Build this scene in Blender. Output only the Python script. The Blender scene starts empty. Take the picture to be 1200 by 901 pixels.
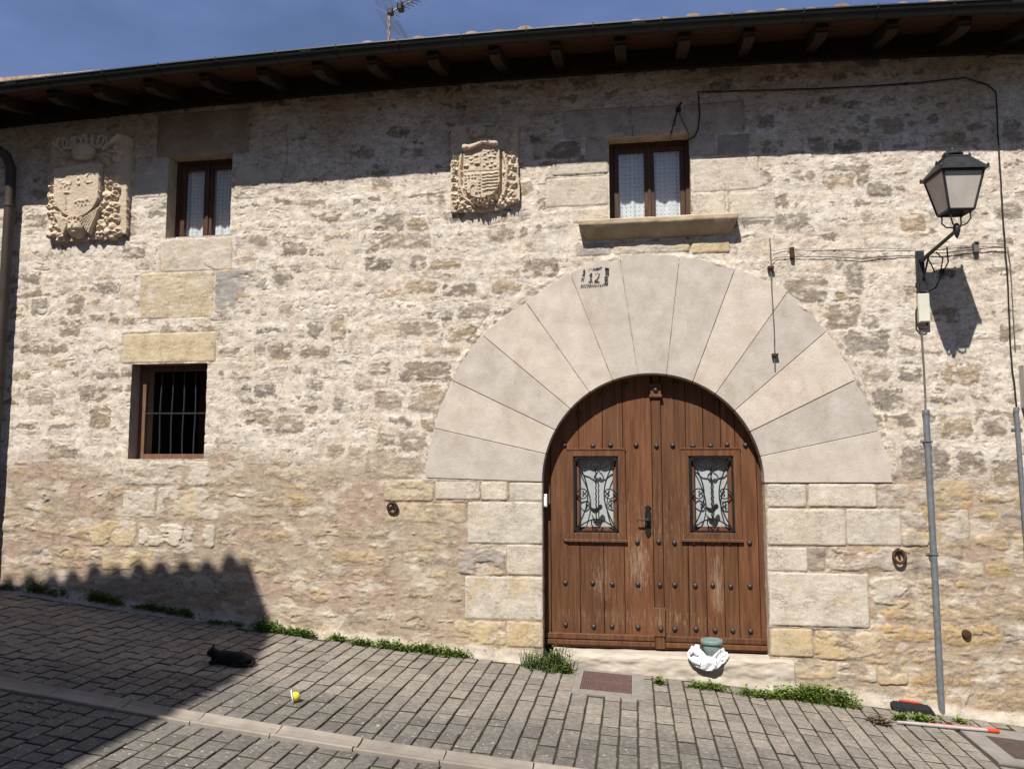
import bpy, math, random
import numpy as np
from mathutils import Vector, Matrix

# ------------------------------------------------------------------ camera, sky, sun, exposure
SC = bpy.context.scene
COL = SC.collection
PITCH, YAW, ROLL = math.radians(5.558), math.radians(8.695), math.radians(-0.051)
cam_d = bpy.data.cameras.new("camera")
cam = bpy.data.objects.new("camera", cam_d)
COL.objects.link(cam)
cam_d.sensor_width = 36.0
cam_d.lens = 930.0 / 1200.0 * 36.0
cam_d.clip_end = 3000
CAM = np.array([0.0, -7.5, 0.0])
fwd = np.array([-math.sin(YAW) * math.cos(PITCH), math.cos(YAW) * math.cos(PITCH), math.sin(PITCH)])
rgt0 = np.array([math.cos(YAW), math.sin(YAW), 0.0])
up0 = np.cross(rgt0, fwd)
rgt = math.cos(ROLL) * rgt0 + math.sin(ROLL) * up0
upv = -math.sin(ROLL) * rgt0 + math.cos(ROLL) * up0
cam.matrix_world = Matrix(((rgt[0], upv[0], -fwd[0], CAM[0]), (rgt[1], upv[1], -fwd[1], CAM[1]),
                           (rgt[2], upv[2], -fwd[2], CAM[2]), (0, 0, 0, 1)))
SC.camera = cam

SUN = np.array([0.26, 1.0, -1.33])          # direction the light travels
elev = math.atan2(1.33, math.hypot(0.26, 1.0))
world = bpy.data.worlds.new("World")
SC.world = world
world.use_nodes = True
wn = world.node_tree
bg = wn.nodes["Background"]
sky = wn.nodes.new("ShaderNodeTexSky")
sky.sky_type = 'NISHITA'
sky.sun_disc = False
sky.sun_elevation = elev
sky.sun_rotation = math.atan2(-SUN[0], -SUN[1])
sky.altitude = 600
sky.air_density = 1.0
sky.dust_density = 0.5
sky.ozone_density = 4.0
bg.inputs[1].default_value = 0.058
w_tc = wn.nodes.new("ShaderNodeTexCoord")
w_mp = wn.nodes.new("ShaderNodeMapping"); w_mp.inputs['Scale'].default_value = (1.4, 1.4, 4.5); w_mp.inputs['Rotation'].default_value = (0, 0.35, 0.4)
w_no = wn.nodes.new("ShaderNodeTexNoise"); w_no.inputs['Scale'].default_value = 2.2; w_no.inputs['Detail'].default_value = 7; w_no.inputs['Roughness'].default_value = 0.62
w_mr = wn.nodes.new("ShaderNodeMapRange"); w_mr.inputs[1].default_value = 0.38; w_mr.inputs[2].default_value = 0.80; w_mr.inputs[3].default_value = 0.20; w_mr.inputs[4].default_value = 0.50
w_mx = wn.nodes.new("ShaderNodeMix"); w_mx.data_type = 'RGBA'; w_mx.inputs[7].default_value = (3.5, 4.7, 9.6, 1)
wn.links.new(w_tc.outputs['Generated'], w_mp.inputs[0]); wn.links.new(w_mp.outputs[0], w_no.inputs['Vector'])
wn.links.new(w_no.outputs[0], w_mr.inputs[0]); wn.links.new(w_mr.outputs[0], w_mx.inputs[0])
wn.links.new(sky.outputs[0], w_mx.inputs[6]); wn.links.new(w_mx.outputs[2], bg.inputs[0])
sun_d = bpy.data.lights.new("sun", 'SUN')
sun_d.energy = 5.0
sun_d.angle = math.radians(0.53)
sun_d.color = (1.0, 0.95, 0.885)
sun_o = bpy.data.objects.new("sun", sun_d)
COL.objects.link(sun_o)
sun_o.rotation_euler = Vector(SUN).to_track_quat('-Z', 'Y').to_euler()
SC.view_settings.view_transform = 'Standard'
SC.view_settings.look = 'None'
SC.view_settings.gamma = 1
SC.view_settings.exposure = 0.47

rng = np.random.default_rng(7)
random.seed(7)

# ------------------------------------------------------------------ survey helpers
def wp(x, y, yy=0.0):
    """point of the plane y = yy that the surveyed photo pixel shows (1200 x 901)"""
    d = (x - 600.0) * rgt - (y - 450.5) * upv + 930.0 * fwd
    t = (yy - CAM[1]) / d[1]
    p = CAM + t * d
    return float(p[0]), float(p[2])

GX = [-40, -9.5, -6.5, -4.6, -3.0, -1.5, 0.0, 0.8, 1.85, 3.2, 6.0, 40]
GZ = [1.6, -1.05, -1.31, -1.52, -1.68, -1.81, -1.90, -1.945, -2.07, -2.19, -2.45, -4.6]
_gx = np.linspace(-40, 40, 1601)
_gz = np.interp(_gx, GX, GZ)
_k = np.exp(-0.5 * (np.arange(-24, 25) * 0.05 / 0.4) ** 2); _k /= _k.sum()
_gz = np.convolve(np.pad(_gz, 24, mode='edge'), _k, mode='valid')
def gz(x):
    return np.interp(x, _gx, _gz)
def gp(x, y):
    d = (x - 600.0) * rgt - (y - 450.5) * upv + 930.0 * fwd
    t = 1.0
    lo, hi = 1e-4, 0.05
    for _ in range(50):
        m = (lo + hi) / 2
        p = CAM + m * d
        if p[2] > gz(p[0]): lo = m
        else: hi = m
    p = CAM + lo * d
    return float(p[0]), float(p[1]), float(gz(p[0]))

# ------------------------------------------------------------------ noise
def _h(ix, iy, seed):
    n = (ix.astype(np.int64) * 374761393 + iy.astype(np.int64) * 668265263 + seed * 974634777) & 0xffffffff
    n = ((n ^ (n >> 13)) * 1274126177) & 0xffffffff
    n = n ^ (n >> 16)
    return (n & 0xffffff) / float(0x1000000)
def pn(x, y, fx, fy=None, seed=0):
    fy = fy or fx
    x = x * fx; y = y * fy
    x0 = np.floor(x); y0 = np.floor(y)
    u = x - x0; v = y - y0
    r = []
    for dx in (0, 1):
        for dy in (0, 1):
            a = _h(x0 + dx, y0 + dy, seed) * (2 * math.pi)
            r.append(np.cos(a) * (u - dx) + np.sin(a) * (v - dy))
    s = u * u * u * (u * (u * 6 - 15) + 10); t = v * v * v * (v * (v * 6 - 15) + 10)
    a = r[0] + (r[1] - r[0]) * t; b = r[2] + (r[3] - r[2]) * t
    return (a + (b - a) * s) * 1.5
def fbm(x, y, fx, fy=None, oct=4, seed=0, gain=0.5):
    fy = fy or fx
    o = 0; a = 1
    for i in range(oct):
        o = o + a * pn(x, y, fx * 2 ** i, fy * 2 ** i, seed + 17 * i); a *= gain
    return o
def sm(a, b, x):
    t = np.clip((x - a) / (b - a), 0, 1)
    return t * t * (3 - 2 * t)
def lerp(a, b, t):
    return a + (b - a) * t

# ------------------------------------------------------------------ mesh helpers
ORG = {}
def link(o, parent):
    COL.objects.link(o)
    if parent is not None:
        o.parent = parent
        ORG[o.name] = ORG[parent.name]
    return o
def empty(name, loc, label=None, cat=None, group=None):
    o = bpy.data.objects.new(name, None)
    COL.objects.link(o)
    o.location = loc
    o.empty_display_size = 0.1
    ORG[o.name] = np.array(loc, float)
    tag(o, label, cat, group)
    return o
def tag(o, label=None, cat=None, group=None, kind=None):
    if label: o['label'] = label
    if cat: o['category'] = cat
    if group: o['group'] = group
    if kind: o['kind'] = kind
    return o

class MB:
    def __init__(s): s.v = []; s.f = []
    def add(s, vs, fs):
        n = len(s.v)
        s.v += [tuple(map(float, p)) for p in vs]
        s.f += [tuple(i + n for i in f) for f in fs]
        return s
    def box(s, x0, x1, y0, y1, z0, z1, M=None):
        vs = [(x, y, z) for x in (x0, x1) for y in (y0, y1) for z in (z0, z1)]
        if M is not None: vs = [tuple(M @ Vector(p)) for p in vs]
        return s.add(vs, [(0, 1, 3, 2), (4, 6, 7, 5), (0, 4, 5, 1), (2, 3, 7, 6), (0, 2, 6, 4), (1, 5, 7, 3)])
    def prism(s, poly, y0, y1):
        """polygon in x,z extruded along y (y0 front)"""
        n = len(poly)
        vs = [(p[0], y0, p[1]) for p in poly] + [(p[0], y1, p[1]) for p in poly]
        fs = [tuple(range(n)), tuple(range(2 * n - 1, n - 1, -1))]
        for i in range(n):
            j = (i + 1) % n
            fs.append((i, i + n, j + n, j))
        return s.add(vs, fs)
    def extr(s, poly, axis_pts):
        return s
    def tube(s, pts, r, n=8, cap=True):
        P = [np.array(p, float) for p in pts]
        rs = r if hasattr(r, '__len__') else [r] * len(P)
        vs = []; fs = []
        prev = None
        for i, p in enumerate(P):
            d = P[min(i + 1, len(P) - 1)] - P[max(i - 1, 0)]
            d = d / (np.linalg.norm(d) + 1e-12)
            if prev is None:
                a = np.array([0, 0, 1.0]) if abs(d[2]) < 0.9 else np.array([1.0, 0, 0])
            else: a = prev
            a = a - d * (a @ d); a /= np.linalg.norm(a) + 1e-12
            prev = a
            b = np.cross(d, a)
            for k in range(n):
                t = 2 * math.pi * k / n
                vs.append(p + rs[i] * (math.cos(t) * a + math.sin(t) * b))
        for i in range(len(P) - 1):
            for k in range(n):
                k2 = (k + 1) % n
                fs.append((i * n + k, i * n + k2, (i + 1) * n + k2, (i + 1) * n + k))
        if cap:
            fs.append(tuple(range(n - 1, -1, -1)))
            fs.append(tuple((len(P) - 1) * n + k for k in range(n)))
        return s.add(vs, fs)
    def lathe(s, prof, c, n=16, M=None):
        vs = []; fs = []
        for (r, z) in prof:
            for k in range(n):
                t = 2 * math.pi * k / n
                p = Vector((r * math.cos(t), r * math.sin(t), z))
                if M is not None: p = M @ p
                vs.append((c[0] + p[0], c[1] + p[1], c[2] + p[2]))
        for i in range(len(prof) - 1):
            for k in range(n):
                k2 = (k + 1) % n
                fs.append((i * n + k, i * n + k2, (i + 1) * n + k2, (i + 1) * n + k))
        fs.append(tuple(range(n - 1, -1, -1)))
        fs.append(tuple((len(prof) - 1) * n + k for k in range(n)))
        return s.add(vs, fs)
    def build(s, name, mat, parent=None, smooth=False, bevel=0.0, seg=2):
        me = bpy.data.meshes.new(name)
        o0 = ORG[parent.name] if parent is not None else np.zeros(3)
        me.from_pydata([(p[0] - o0[0], p[1] - o0[1], p[2] - o0[2]) for p in s.v], [], s.f)
        me.update()
        import bmesh
        bm = bmesh.new(); bm.from_mesh(me)
        bmesh.ops.recalc_face_normals(bm, faces=bm.faces)
        bm.to_mesh(me); bm.free()
        if mat: me.materials.append(mat)
        o = bpy.data.objects.new(name, me)
        link(o, parent)
        if parent is None: ORG[o.name] = np.zeros(3)
        if smooth:
            me.polygons.foreach_set('use_smooth', [True] * len(me.polygons))
            me.set_sharp_from_angle(angle=math.radians(42))
        if bevel:
            b = o.modifiers.new("bevel", 'BEVEL')
            b.width = bevel; b.segments = seg; b.limit_method = 'ANGLE'; b.angle_limit = math.radians(35)
        return o

def grid_obj(name, X, Y, Z, mask, mat, parent=None, col=None, smooth=True):
    """X,Y,Z arrays [nz,nx]; mask of cells [nz-1,nx-1] to keep"""
    nz, nx = X.shape
    o0 = ORG[parent.name] if parent is not None else np.zeros(3)
    co = np.stack([X - o0[0], Y - o0[1], Z - o0[2]], -1).reshape(-1, 3)
    idx = np.arange(nz * nx).reshape(nz, nx)
    q = np.stack([idx[:-1, :-1], idx[:-1, 1:], idx[1:, 1:], idx[1:, :-1]], -1)[mask]
    used = np.zeros(nz * nx, bool); used[q.ravel()] = True
    remap = np.cumsum(used) - 1
    co = co[used]; q = remap[q]
    me = bpy.data.meshes.new(name)
    me.vertices.add(len(co)); me.vertices.foreach_set('co', co.astype(np.float32).ravel())
    me.loops.add(q.size); me.loops.foreach_set('vertex_index', q.astype(np.int32).ravel())
    me.polygons.add(len(q))
    me.polygons.foreach_set('loop_start', (np.arange(len(q)) * 4).astype(np.int32))
    me.polygons.foreach_set('loop_total', np.full(len(q), 4, np.int32))
    me.update(calc_edges=True)
    if smooth: me.polygons.foreach_set('use_smooth', np.ones(len(q), bool))
    if col is not None:
        a = me.attributes.new("albedo", 'FLOAT_COLOR', 'POINT')
        c = np.concatenate([col.reshape(-1, 3)[used], np.ones((len(co), 1))], 1).astype(np.float32)
        a.data.foreach_set('color', c.ravel())
    me.validate()
    if mat: me.materials.append(mat)
    o = bpy.data.objects.new(name, me)
    link(o, parent)
    if parent is None: ORG[o.name] = np.zeros(3)
    return o

# ------------------------------------------------------------------ materials
def nmat(name):
    m = bpy.data.materials.new(name); m.use_nodes = True
    nt = m.node_tree
    return m, nt, nt.nodes["Principled BSDF"]
def tex_noise(nt, scale, detail=4, rough=0.55, stretch=None, coord='Object'):
    tc = nt.nodes.new("ShaderNodeTexCoord")
    mp = nt.nodes.new("ShaderNodeMapping")
    if stretch: mp.inputs['Scale'].default_value = stretch
    nt.links.new(tc.outputs[coord], mp.inputs[0])
    n = nt.nodes.new("ShaderNodeTexNoise")
    n.inputs['Scale'].default_value = scale; n.inputs['Detail'].default_value = detail
    n.inputs['Roughness'].default_value = rough
    nt.links.new(mp.outputs[0], n.inputs['Vector'])
    return n
def ramp(nt, fac, stops):
    r = nt.nodes.new("ShaderNodeValToRGB")
    e = r.color_ramp.elements
    while len(e) < len(stops): e.new(0.5)
    for i, (p, c) in enumerate(stops):
        e[i].position = p; e[i].color = (*c, 1) if len(c) == 3 else c
    nt.links.new(fac, r.inputs[0])
    return r
def mixc(nt, fac, a, b, mode='MIX'):
    m = nt.nodes.new("ShaderNodeMix"); m.data_type = 'RGBA'; m.blend_type = mode
    for s, v in ((m.inputs[0], fac), (m.inputs[6], a), (m.inputs[7], b)):
        if hasattr(v, 'is_linked') or hasattr(v, 'links'): nt.links.new(v, s)
        elif isinstance(v, (int, float)): s.default_value = v
        else: s.default_value = (*v, 1)
    return m.outputs[2]
def bump(nt, b, height, strength=0.3, dist=0.004):
    n = nt.nodes.new("ShaderNodeBump")
    n.inputs['Strength'].default_value = strength; n.inputs['Distance'].default_value = dist
    nt.links.new(height, n.inputs['Height'])
    nt.links.new(n.outputs[0], b.inputs['Normal'])
def simple(name, c1, c2, scale=12, rough=0.8, metal=0.0, bstr=0.25, bdist=0.003, stretch=None, detail=5, island=0.0, objrand=0.0, spec=0.3):
    m, nt, b = nmat(name)
    n = tex_noise(nt, scale, detail, 0.6, stretch)
    r = ramp(nt, n.outputs[0], [(0.3, c1), (0.72, c2)])
    out = r.outputs[0]
    if island or objrand:
        if island:
            g = nt.nodes.new("ShaderNodeNewGeometry"); src = g.outputs['Random Per Island']; amt = island
        else:
            g = nt.nodes.new("ShaderNodeObjectInfo"); src = g.outputs['Random']; amt = objrand
        rr = ramp(nt, src, [(0, (1 - amt,) * 3), (1, (1 + amt * 0.6,) * 3)])
        out = mixc(nt, 1.0, out, rr.outputs[0], 'MULTIPLY')
    nt.links.new(out, b.inputs['Base Color'])
    b.inputs['Roughness'].default_value = rough; b.inputs['Metallic'].default_value = metal
    b.inputs['Specular IOR Level'].default_value = spec
    bump(nt, b, n.outputs[0], bstr, bdist)
    return m

def wall_material():
    m, nt, b = nmat("rubble masonry and lime")
    at = nt.nodes.new("ShaderNodeAttribute"); at.attribute_name = "albedo"
    n1 = tex_noise(nt, 55, 6, 0.65)
    r1 = ramp(nt, n1.outputs[0], [(0.25, (0.74, 0.73, 0.72)), (0.5, (1, 1, 1)), (0.75, (1.12, 1.12, 1.1))])
    c = mixc(nt, 1.0, at.outputs['Color'], r1.outputs[0], 'MULTIPLY')
    n2 = tex_noise(nt, 9, 5, 0.6)
    r2 = ramp(nt, n2.outputs[0], [(0.3, (0.88, 0.86, 0.83)), (0.65, (1.04, 1.04, 1.04))])
    c = mixc(nt, 1.0, c, r2.outputs[0], 'MULTIPLY')
    n5 = tex_noise(nt, 46, 6, 0.8, (1, 1, 1.9))
    r5 = ramp(nt, n5.outputs[0], [(0.30, (0.45, 0.39, 0.33)), (0.42, (1, 1, 1)), (0.62, (1, 1, 1)), (0.75, (1.14, 1.14, 1.15))])
    c = mixc(nt, 1.0, c, r5.outputs[0], 'MULTIPLY')
    # hairline cracks, flaking edges in lime and stone; dirt and crack shadow painted dark
    n6 = tex_noise(nt, 11, 5, 0.7, (1, 1, 2.4))
    ab = nt.nodes.new("ShaderNodeMath"); ab.operation = 'SUBTRACT'; ab.inputs[1].default_value = 0.5; nt.links.new(n6.outputs[0], ab.inputs[0])
    a2 = nt.nodes.new("ShaderNodeMath"); a2.operation = 'ABSOLUTE'; nt.links.new(ab.outputs[0], a2.inputs[0])
    n7 = tex_noise(nt, 5, 4, 0.6)
    mk = ramp(nt, n7.outputs[0], [(0.48, (0, 0, 0)), (0.60, (1, 1, 1))])
    ln = ramp(nt, a2.outputs[0], [(0.0, (1, 1, 1)), (0.016, (0, 0, 0))])
    cr = nt.nodes.new("ShaderNodeMath"); cr.operation = 'MULTIPLY'; nt.links.new(mk.outputs[0], cr.inputs[0]); nt.links.new(ln.outputs[0], cr.inputs[1])
    cf = nt.nodes.new("ShaderNodeMath"); cf.operation = 'MULTIPLY'; cf.inputs[1].default_value = 0.75; nt.links.new(cr.outputs[0], cf.inputs[0])
    dk = mixc(nt, 1.0, c, (0.42, 0.36, 0.30), 'MULTIPLY')
    c = mixc(nt, cf.outputs[0], c, dk)
    nt.links.new(c, b.inputs['Base Color'])
    b.inputs['Roughness'].default_value = 0.95
    b.inputs['Specular IOR Level'].default_value = 0.15
    n3 = tex_noise(nt, 90, 6, 0.75)
    hs = nt.nodes.new("ShaderNodeMath"); hs.operation = 'MULTIPLY_ADD'; hs.inputs[1].default_value = -0.8
    nt.links.new(cr.outputs[0], hs.inputs[0]); nt.links.new(n3.outputs[0], hs.inputs[2])
    hs2 = nt.nodes.new("ShaderNodeMath"); hs2.operation = 'MULTIPLY_ADD'; hs2.inputs[1].default_value = 1.3
    nt.links.new(n5.outputs[0], hs2.inputs[0]); nt.links.new(hs.outputs[0], hs2.inputs[2])
    bump(nt, b, hs2.outputs[0], 0.7, 0.005)
    return m
def limestone(name, c1, c2, objrand=0.09):
    m, nt, b = nmat(name)
    n = tex_noise(nt, 5, 6, 0.62)
    r = ramp(nt, n.outputs[0], [(0.3, c1), (0.7, c2)])
    g = nt.nodes.new("ShaderNodeObjectInfo")
    rr = ramp(nt, g.outputs['Random'], [(0, (1 - objrand, 1 - objrand, 1 - objrand * 0.9)), (1, (1.03, 1.0, 0.97))])
    c = mixc(nt, 1.0, r.outputs[0], rr.outputs[0], 'MULTIPLY')
    n2 = tex_noise(nt, 70, 4, 0.7)
    pit = ramp(nt, n2.outputs[0], [(0.31, (0.60, 0.55, 0.49)), (0.41, (1, 1, 1))])
    c = mixc(nt, 1.0, c, pit.outputs[0], 'MULTIPLY')
    n4 = tex_noise(nt, 3, 6, 0.7, (1, 1, 0.35))
    st = ramp(nt, n4.outputs[0], [(0.56, (1, 1, 1)), (0.74, (0.86, 0.79, 0.68))])
    c = mixc(nt, 1.0, c, st.outputs[0], 'MULTIPLY')
    nt.links.new(c, b.inputs['Base Color'])
    b.inputs['Roughness'].default_value = 0.92; b.inputs['Specular IOR Level'].default_value = 0.2
    n8 = tex_noise(nt, 22, 5, 0.7)
    ad8 = nt.nodes.new('ShaderNodeMath'); ad8.operation = 'ADD'; nt.links.new(n2.outputs[0], ad8.inputs[0]); nt.links.new(n8.outputs[0], ad8.inputs[1])
    bump(nt, b, ad8.outputs[0], 0.5, 0.006)
    return m
def wood_door():
    m, nt, b = nmat("weathered door wood")
    n = tex_noise(nt, 1.0, 6, 0.65, (42, 42, 2.2))
    r = ramp(nt, n.outputs[0], [(0.28, (0.060, 0.024, 0.010)), (0.5, (0.116, 0.050, 0.021)), (0.75, (0.172, 0.082, 0.038))])
    g = nt.nodes.new("ShaderNodeNewGeometry")
    rr = ramp(nt, g.outputs['Random Per Island'], [(0, (0.80, 0.76, 0.74)), (0.6, (1.0, 0.98, 0.96)), (1, (1.2, 1.06, 1.0))])
    c = mixc(nt, 1.0, r.outputs[0], rr.outputs[0], 'MULTIPLY')
    # scuffed, bleached patches on the lower boards
    tc = nt.nodes.new("ShaderNodeTexCoord")
    nn = tex_noise(nt, 1.0, 7, 0.72, (60, 60, 7))
    wear = None
    for (cx, cz, rx, rz, k) in ((0.03, -0.95, 0.16, 0.45, 1.0), (0.74, -1.12, 0.10, 0.48, 1.0), (-0.32, -1.12, 0.2, 0.4, 0.7), (0.1, -1.45, 1.3, 0.2, 0.6), (0.1, -0.6, 1.1, 0.7, 0.45)):
        mp = nt.nodes.new("ShaderNodeMapping"); mp.vector_type = 'POINT'
        mp.inputs['Location'].default_value = (-(cx - 0.15) / rx, 0, -(cz + 1.94) / rz)
        mp.inputs['Scale'].default_value = (1 / rx, 0, 1 / rz)
        nt.links.new(tc.outputs['Object'], mp.inputs[0])
        ln = nt.nodes.new("ShaderNodeVectorMath"); ln.operation = 'LENGTH'
        nt.links.new(mp.outputs[0], ln.inputs[0])
        mr = nt.nodes.new("ShaderNodeMapRange"); mr.inputs[1].default_value = 1.1; mr.inputs[2].default_value = 0.2
        mr.inputs[3].default_value = 0; mr.inputs[4].default_value = k
        nt.links.new(ln.outputs['Value'], mr.inputs[0])
        if wear is None: wear = mr.outputs[0]
        else:
            mx = nt.nodes.new("ShaderNodeMath"); mx.operation = 'MAXIMUM'
            nt.links.new(wear, mx.inputs[0]); nt.links.new(mr.outputs[0], mx.inputs[1]); wear = mx.outputs[0]
    ad = nt.nodes.new("ShaderNodeMath"); ad.operation = 'MULTIPLY_ADD'
    ad.inputs[1].default_value = 0.26
    nt.links.new(wear, ad.inputs[0]); nt.links.new(nn.outputs[0], ad.inputs[2])
    wr = ramp(nt, ad.outputs[0], [(0.64, (0, 0, 0)), (0.84, (0.7, 0.7, 0.7))])
    c = mixc(nt, wr.outputs[0], c, (0.30, 0.215, 0.15))
    nt.links.new(c, b.inputs['Base Color'])
    b.inputs['Roughness'].default_value = 0.6; b.inputs['Specular IOR Level'].default_value = 0.3
    bump(nt, b, n.outputs[0], 0.35, 0.003)
    return m
def glass_mat():
    m = bpy.data.materials.new("window glass"); m.use_nodes = True
    nt = m.node_tree; nt.nodes.clear()
    o = nt.nodes.new("ShaderNodeOutputMaterial")
    t = nt.nodes.new("ShaderNodeBsdfTransparent"); t.inputs[0].default_value = (0.93, 0.95, 0.95, 1)
    g = nt.nodes.new("ShaderNodeBsdfGlossy"); g.inputs['Roughness'].default_value = 0.02
    lw = nt.nodes.new("ShaderNodeLayerWeight")
    pw = nt.nodes.new("ShaderNodeMath"); pw.operation = 'POWER'; pw.inputs[1].default_value = 5; nt.links.new(lw.outputs['Facing'], pw.inputs[0])
    f = nt.nodes.new("ShaderNodeMath"); f.operation = 'MULTIPLY_ADD'; f.inputs[1].default_value = 0.94; f.inputs[2].default_value = 0.045; nt.links.new(pw.outputs[0], f.inputs[0])
    x = nt.nodes.new("ShaderNodeMixShader")
    nt.links.new(f.outputs[0], x.inputs[0]); nt.links.new(t.outputs[0], x.inputs[1]); nt.links.new(g.outputs[0], x.inputs[2])
    nt.links.new(x.outputs[0], o.inputs[0])
    return m
def lace_mat():
    m, nt, b = nmat("lace curtain")
    tc = nt.nodes.new("ShaderNodeTexCoord")
    mp = nt.nodes.new("ShaderNodeMapping"); mp.inputs['Scale'].default_value = (1, 0, 1)
    nt.links.new(tc.outputs['Object'], mp.inputs[0])
    v = nt.nodes.new("ShaderNodeTexVoronoi"); v.inputs['Scale'].default_value = 24; v.inputs['Randomness'].default_value = 0.12
    nt.links.new(mp.outputs[0], v.inputs['Vector'])
    r = ramp(nt, v.outputs['Distance'], [(0.10, (0.52, 0.52, 0.53)), (0.2, (0.84, 0.83, 0.82)), (0.40, (0.82, 0.81, 0.80)), (0.60, (0.50, 0.50, 0.52))])
    nt.links.new(r.outputs[0], b.inputs['Base Color'])
    b.inputs['Roughness'].default_value = 0.9
    return m
def paver_mat():
    m, nt, b = nmat("concrete paver")
    n = tex_noise(nt, 26, 6, 0.68)
    r = ramp(nt, n.outputs[0], [(0.28, (0.118, 0.109, 0.099)), (0.55, (0.203, 0.189, 0.172)), (0.8, (0.285, 0.266, 0.243))])
    g = nt.nodes.new("ShaderNodeNewGeometry")
    rr = ramp(nt, g.outputs['Random Per Island'], [(0, (0.78, 0.78, 0.78)), (0.35, (0.93, 0.93, 0.92)), (0.8, (1.03, 1.02, 1.00)), (1, (1.13, 1.11, 1.08))])
    c = mixc(nt, 1.0, r.outputs[0], rr.outputs[0], 'MULTIPLY')
    # pale, worn and dusty along the foot of the wall, darker and mossier further out
    tc = nt.nodes.new("ShaderNodeTexCoord")
    sx = nt.nodes.new("ShaderNodeSeparateXYZ"); nt.links.new(tc.outputs['Object'], sx.inputs[0])
    nb = tex_noise(nt, 1.6, 4, 0.6)
    ma = nt.nodes.new("ShaderNodeMath"); ma.operation = 'MULTIPLY_ADD'; ma.inputs[1].default_value = 1.4
    nt.links.new(nb.outputs[0], ma.inputs[0]); nt.links.new(sx.outputs['Y'], ma.inputs[2])
    du = ramp(nt, ma.outputs[0], [(0.0, (0.80, 0.79, 0.77)), (0.25, (1.22, 1.17, 1.1))])
    du.color_ramp.elements[0].position = 0.0
    mrn = nt.nodes.new("ShaderNodeMapRange"); mrn.inputs[1].default_value = -1.2; mrn.inputs[2].default_value = 0.45
    nt.links.new(ma.outputs[0], mrn.inputs[0]); nt.links.new(mrn.outputs[0], du.inputs[0])
    c = mixc(nt, 1.0, c, du.outputs[0], 'MULTIPLY')
    l = tex_noise(nt, 34, 3, 0.55)
    lr = ramp(nt, l.outputs[0], [(0.63, (0, 0, 0)), (0.70, (0.8, 0.8, 0.8))])
    lm = mixc(nt, mrn.outputs[0], lr.outputs[0], (0, 0, 0))
    c = mixc(nt, lm, c, (0.42, 0.40, 0.35))
    nt.links.new(c, b.inputs['Base Color'])
    b.inputs['Roughness'].default_value = 0.9; b.inputs['Specular IOR Level'].default_value = 0.2
    bump(nt, b, n.outputs[0], 0.5, 0.004)
    return m
def joint_mat():
    m, nt, b = nmat("earth and moss in joints")
    n = tex_noise(nt, 2.5, 5, 0.65)
    r = ramp(nt, n.outputs[0], [(0.35, (0.036, 0.029, 0.020)), (0.52, (0.040, 0.036, 0.019)), (0.74, (0.046, 0.060, 0.016))])
    nt.links.new(r.outputs[0], b.inputs['Base Color'])
    b.inputs['Roughness'].default_value = 1.0
    n2 = tex_noise(nt, 120, 4, 0.7); bump(nt, b, n2.outputs[0], 0.6, 0.006)
    return m

M = {}
M['wall'] = wall_material()
M['voussoir'] = limestone("pale limestone", (0.455, 0.395, 0.33), (0.60, 0.545, 0.475), 0.17)
M['carved'] = limestone("carved sandstone", (0.46, 0.37, 0.27), (0.60, 0.50, 0.385), 0.03)
M['sill'] = limestone("sill limestone", (0.36, 0.28, 0.18), (0.50, 0.41, 0.29), 0.03)
M['step'] = simple("worn cement step", (0.36, 0.31, 0.25), (0.52, 0.46, 0.38), 6, 0.95, bstr=0.5, bdist=0.006, stretch=(1, 1, 2.5))
M['door'] = wood_door()
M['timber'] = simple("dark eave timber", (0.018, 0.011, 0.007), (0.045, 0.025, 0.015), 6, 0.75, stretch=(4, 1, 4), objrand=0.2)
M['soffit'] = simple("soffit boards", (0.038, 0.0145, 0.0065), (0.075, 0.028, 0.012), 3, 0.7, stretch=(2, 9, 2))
M['frame'] = simple("window frame wood", (0.040, 0.020, 0.011), (0.095, 0.046, 0.024), 3, 0.5, stretch=(14, 14, 2))
M['oldwood'] = simple("bare old wood", (0.11, 0.055, 0.03), (0.20, 0.11, 0.07), 3, 0.8, stretch=(14, 14, 2))
M['gutter'] = simple("dark painted gutter", (0.010, 0.011, 0.011), (0.019, 0.020, 0.018), 4, 0.5, metal=0.1, bstr=0.05)
M['downpipe'] = simple("brown downpipe", (0.035, 0.025, 0.02), (0.06, 0.045, 0.036), 4, 0.5, bstr=0.05)
M['iron'] = simple("black wrought iron", (0.012, 0.012, 0.012), (0.03, 0.028, 0.026), 30, 0.5, metal=0.4)
M['stud'] = simple("stud iron", (0.035, 0.032, 0.03), (0.09, 0.08, 0.072), 30, 0.45, metal=0.5)
M['rust'] = simple("rusty iron", (0.040, 0.018, 0.012), (0.10, 0.048, 0.028), 30, 0.9, metal=0.15)
M['lamp_metal'] = simple("lamp paint grey black", (0.022, 0.023, 0.025), (0.050, 0.050, 0.052), 12, 0.5, metal=0.3, bstr=0.1)
M['lamp_glass'] = simple("dusty opal glass", (0.40, 0.36, 0.31), (0.52, 0.475, 0.42), 7, 0.35, bstr=0.03, stretch=(1, 1, 0.5))
M['glass'] = glass_mat()
M['lace'] = lace_mat()
M['white_cloth'] = simple("white cloth", (0.50, 0.49, 0.49), (0.62, 0.61, 0.61), 8, 0.9)
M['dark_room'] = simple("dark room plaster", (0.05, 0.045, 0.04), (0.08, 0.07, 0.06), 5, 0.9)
M['zinc'] = simple("galvanised conduit", (0.17, 0.185, 0.20), (0.27, 0.285, 0.30), 20, 0.5, metal=0.5, bstr=0.05)
M['cable'] = simple("black cable", (0.012, 0.012, 0.012), (0.03, 0.028, 0.026), 20, 0.6)
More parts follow.
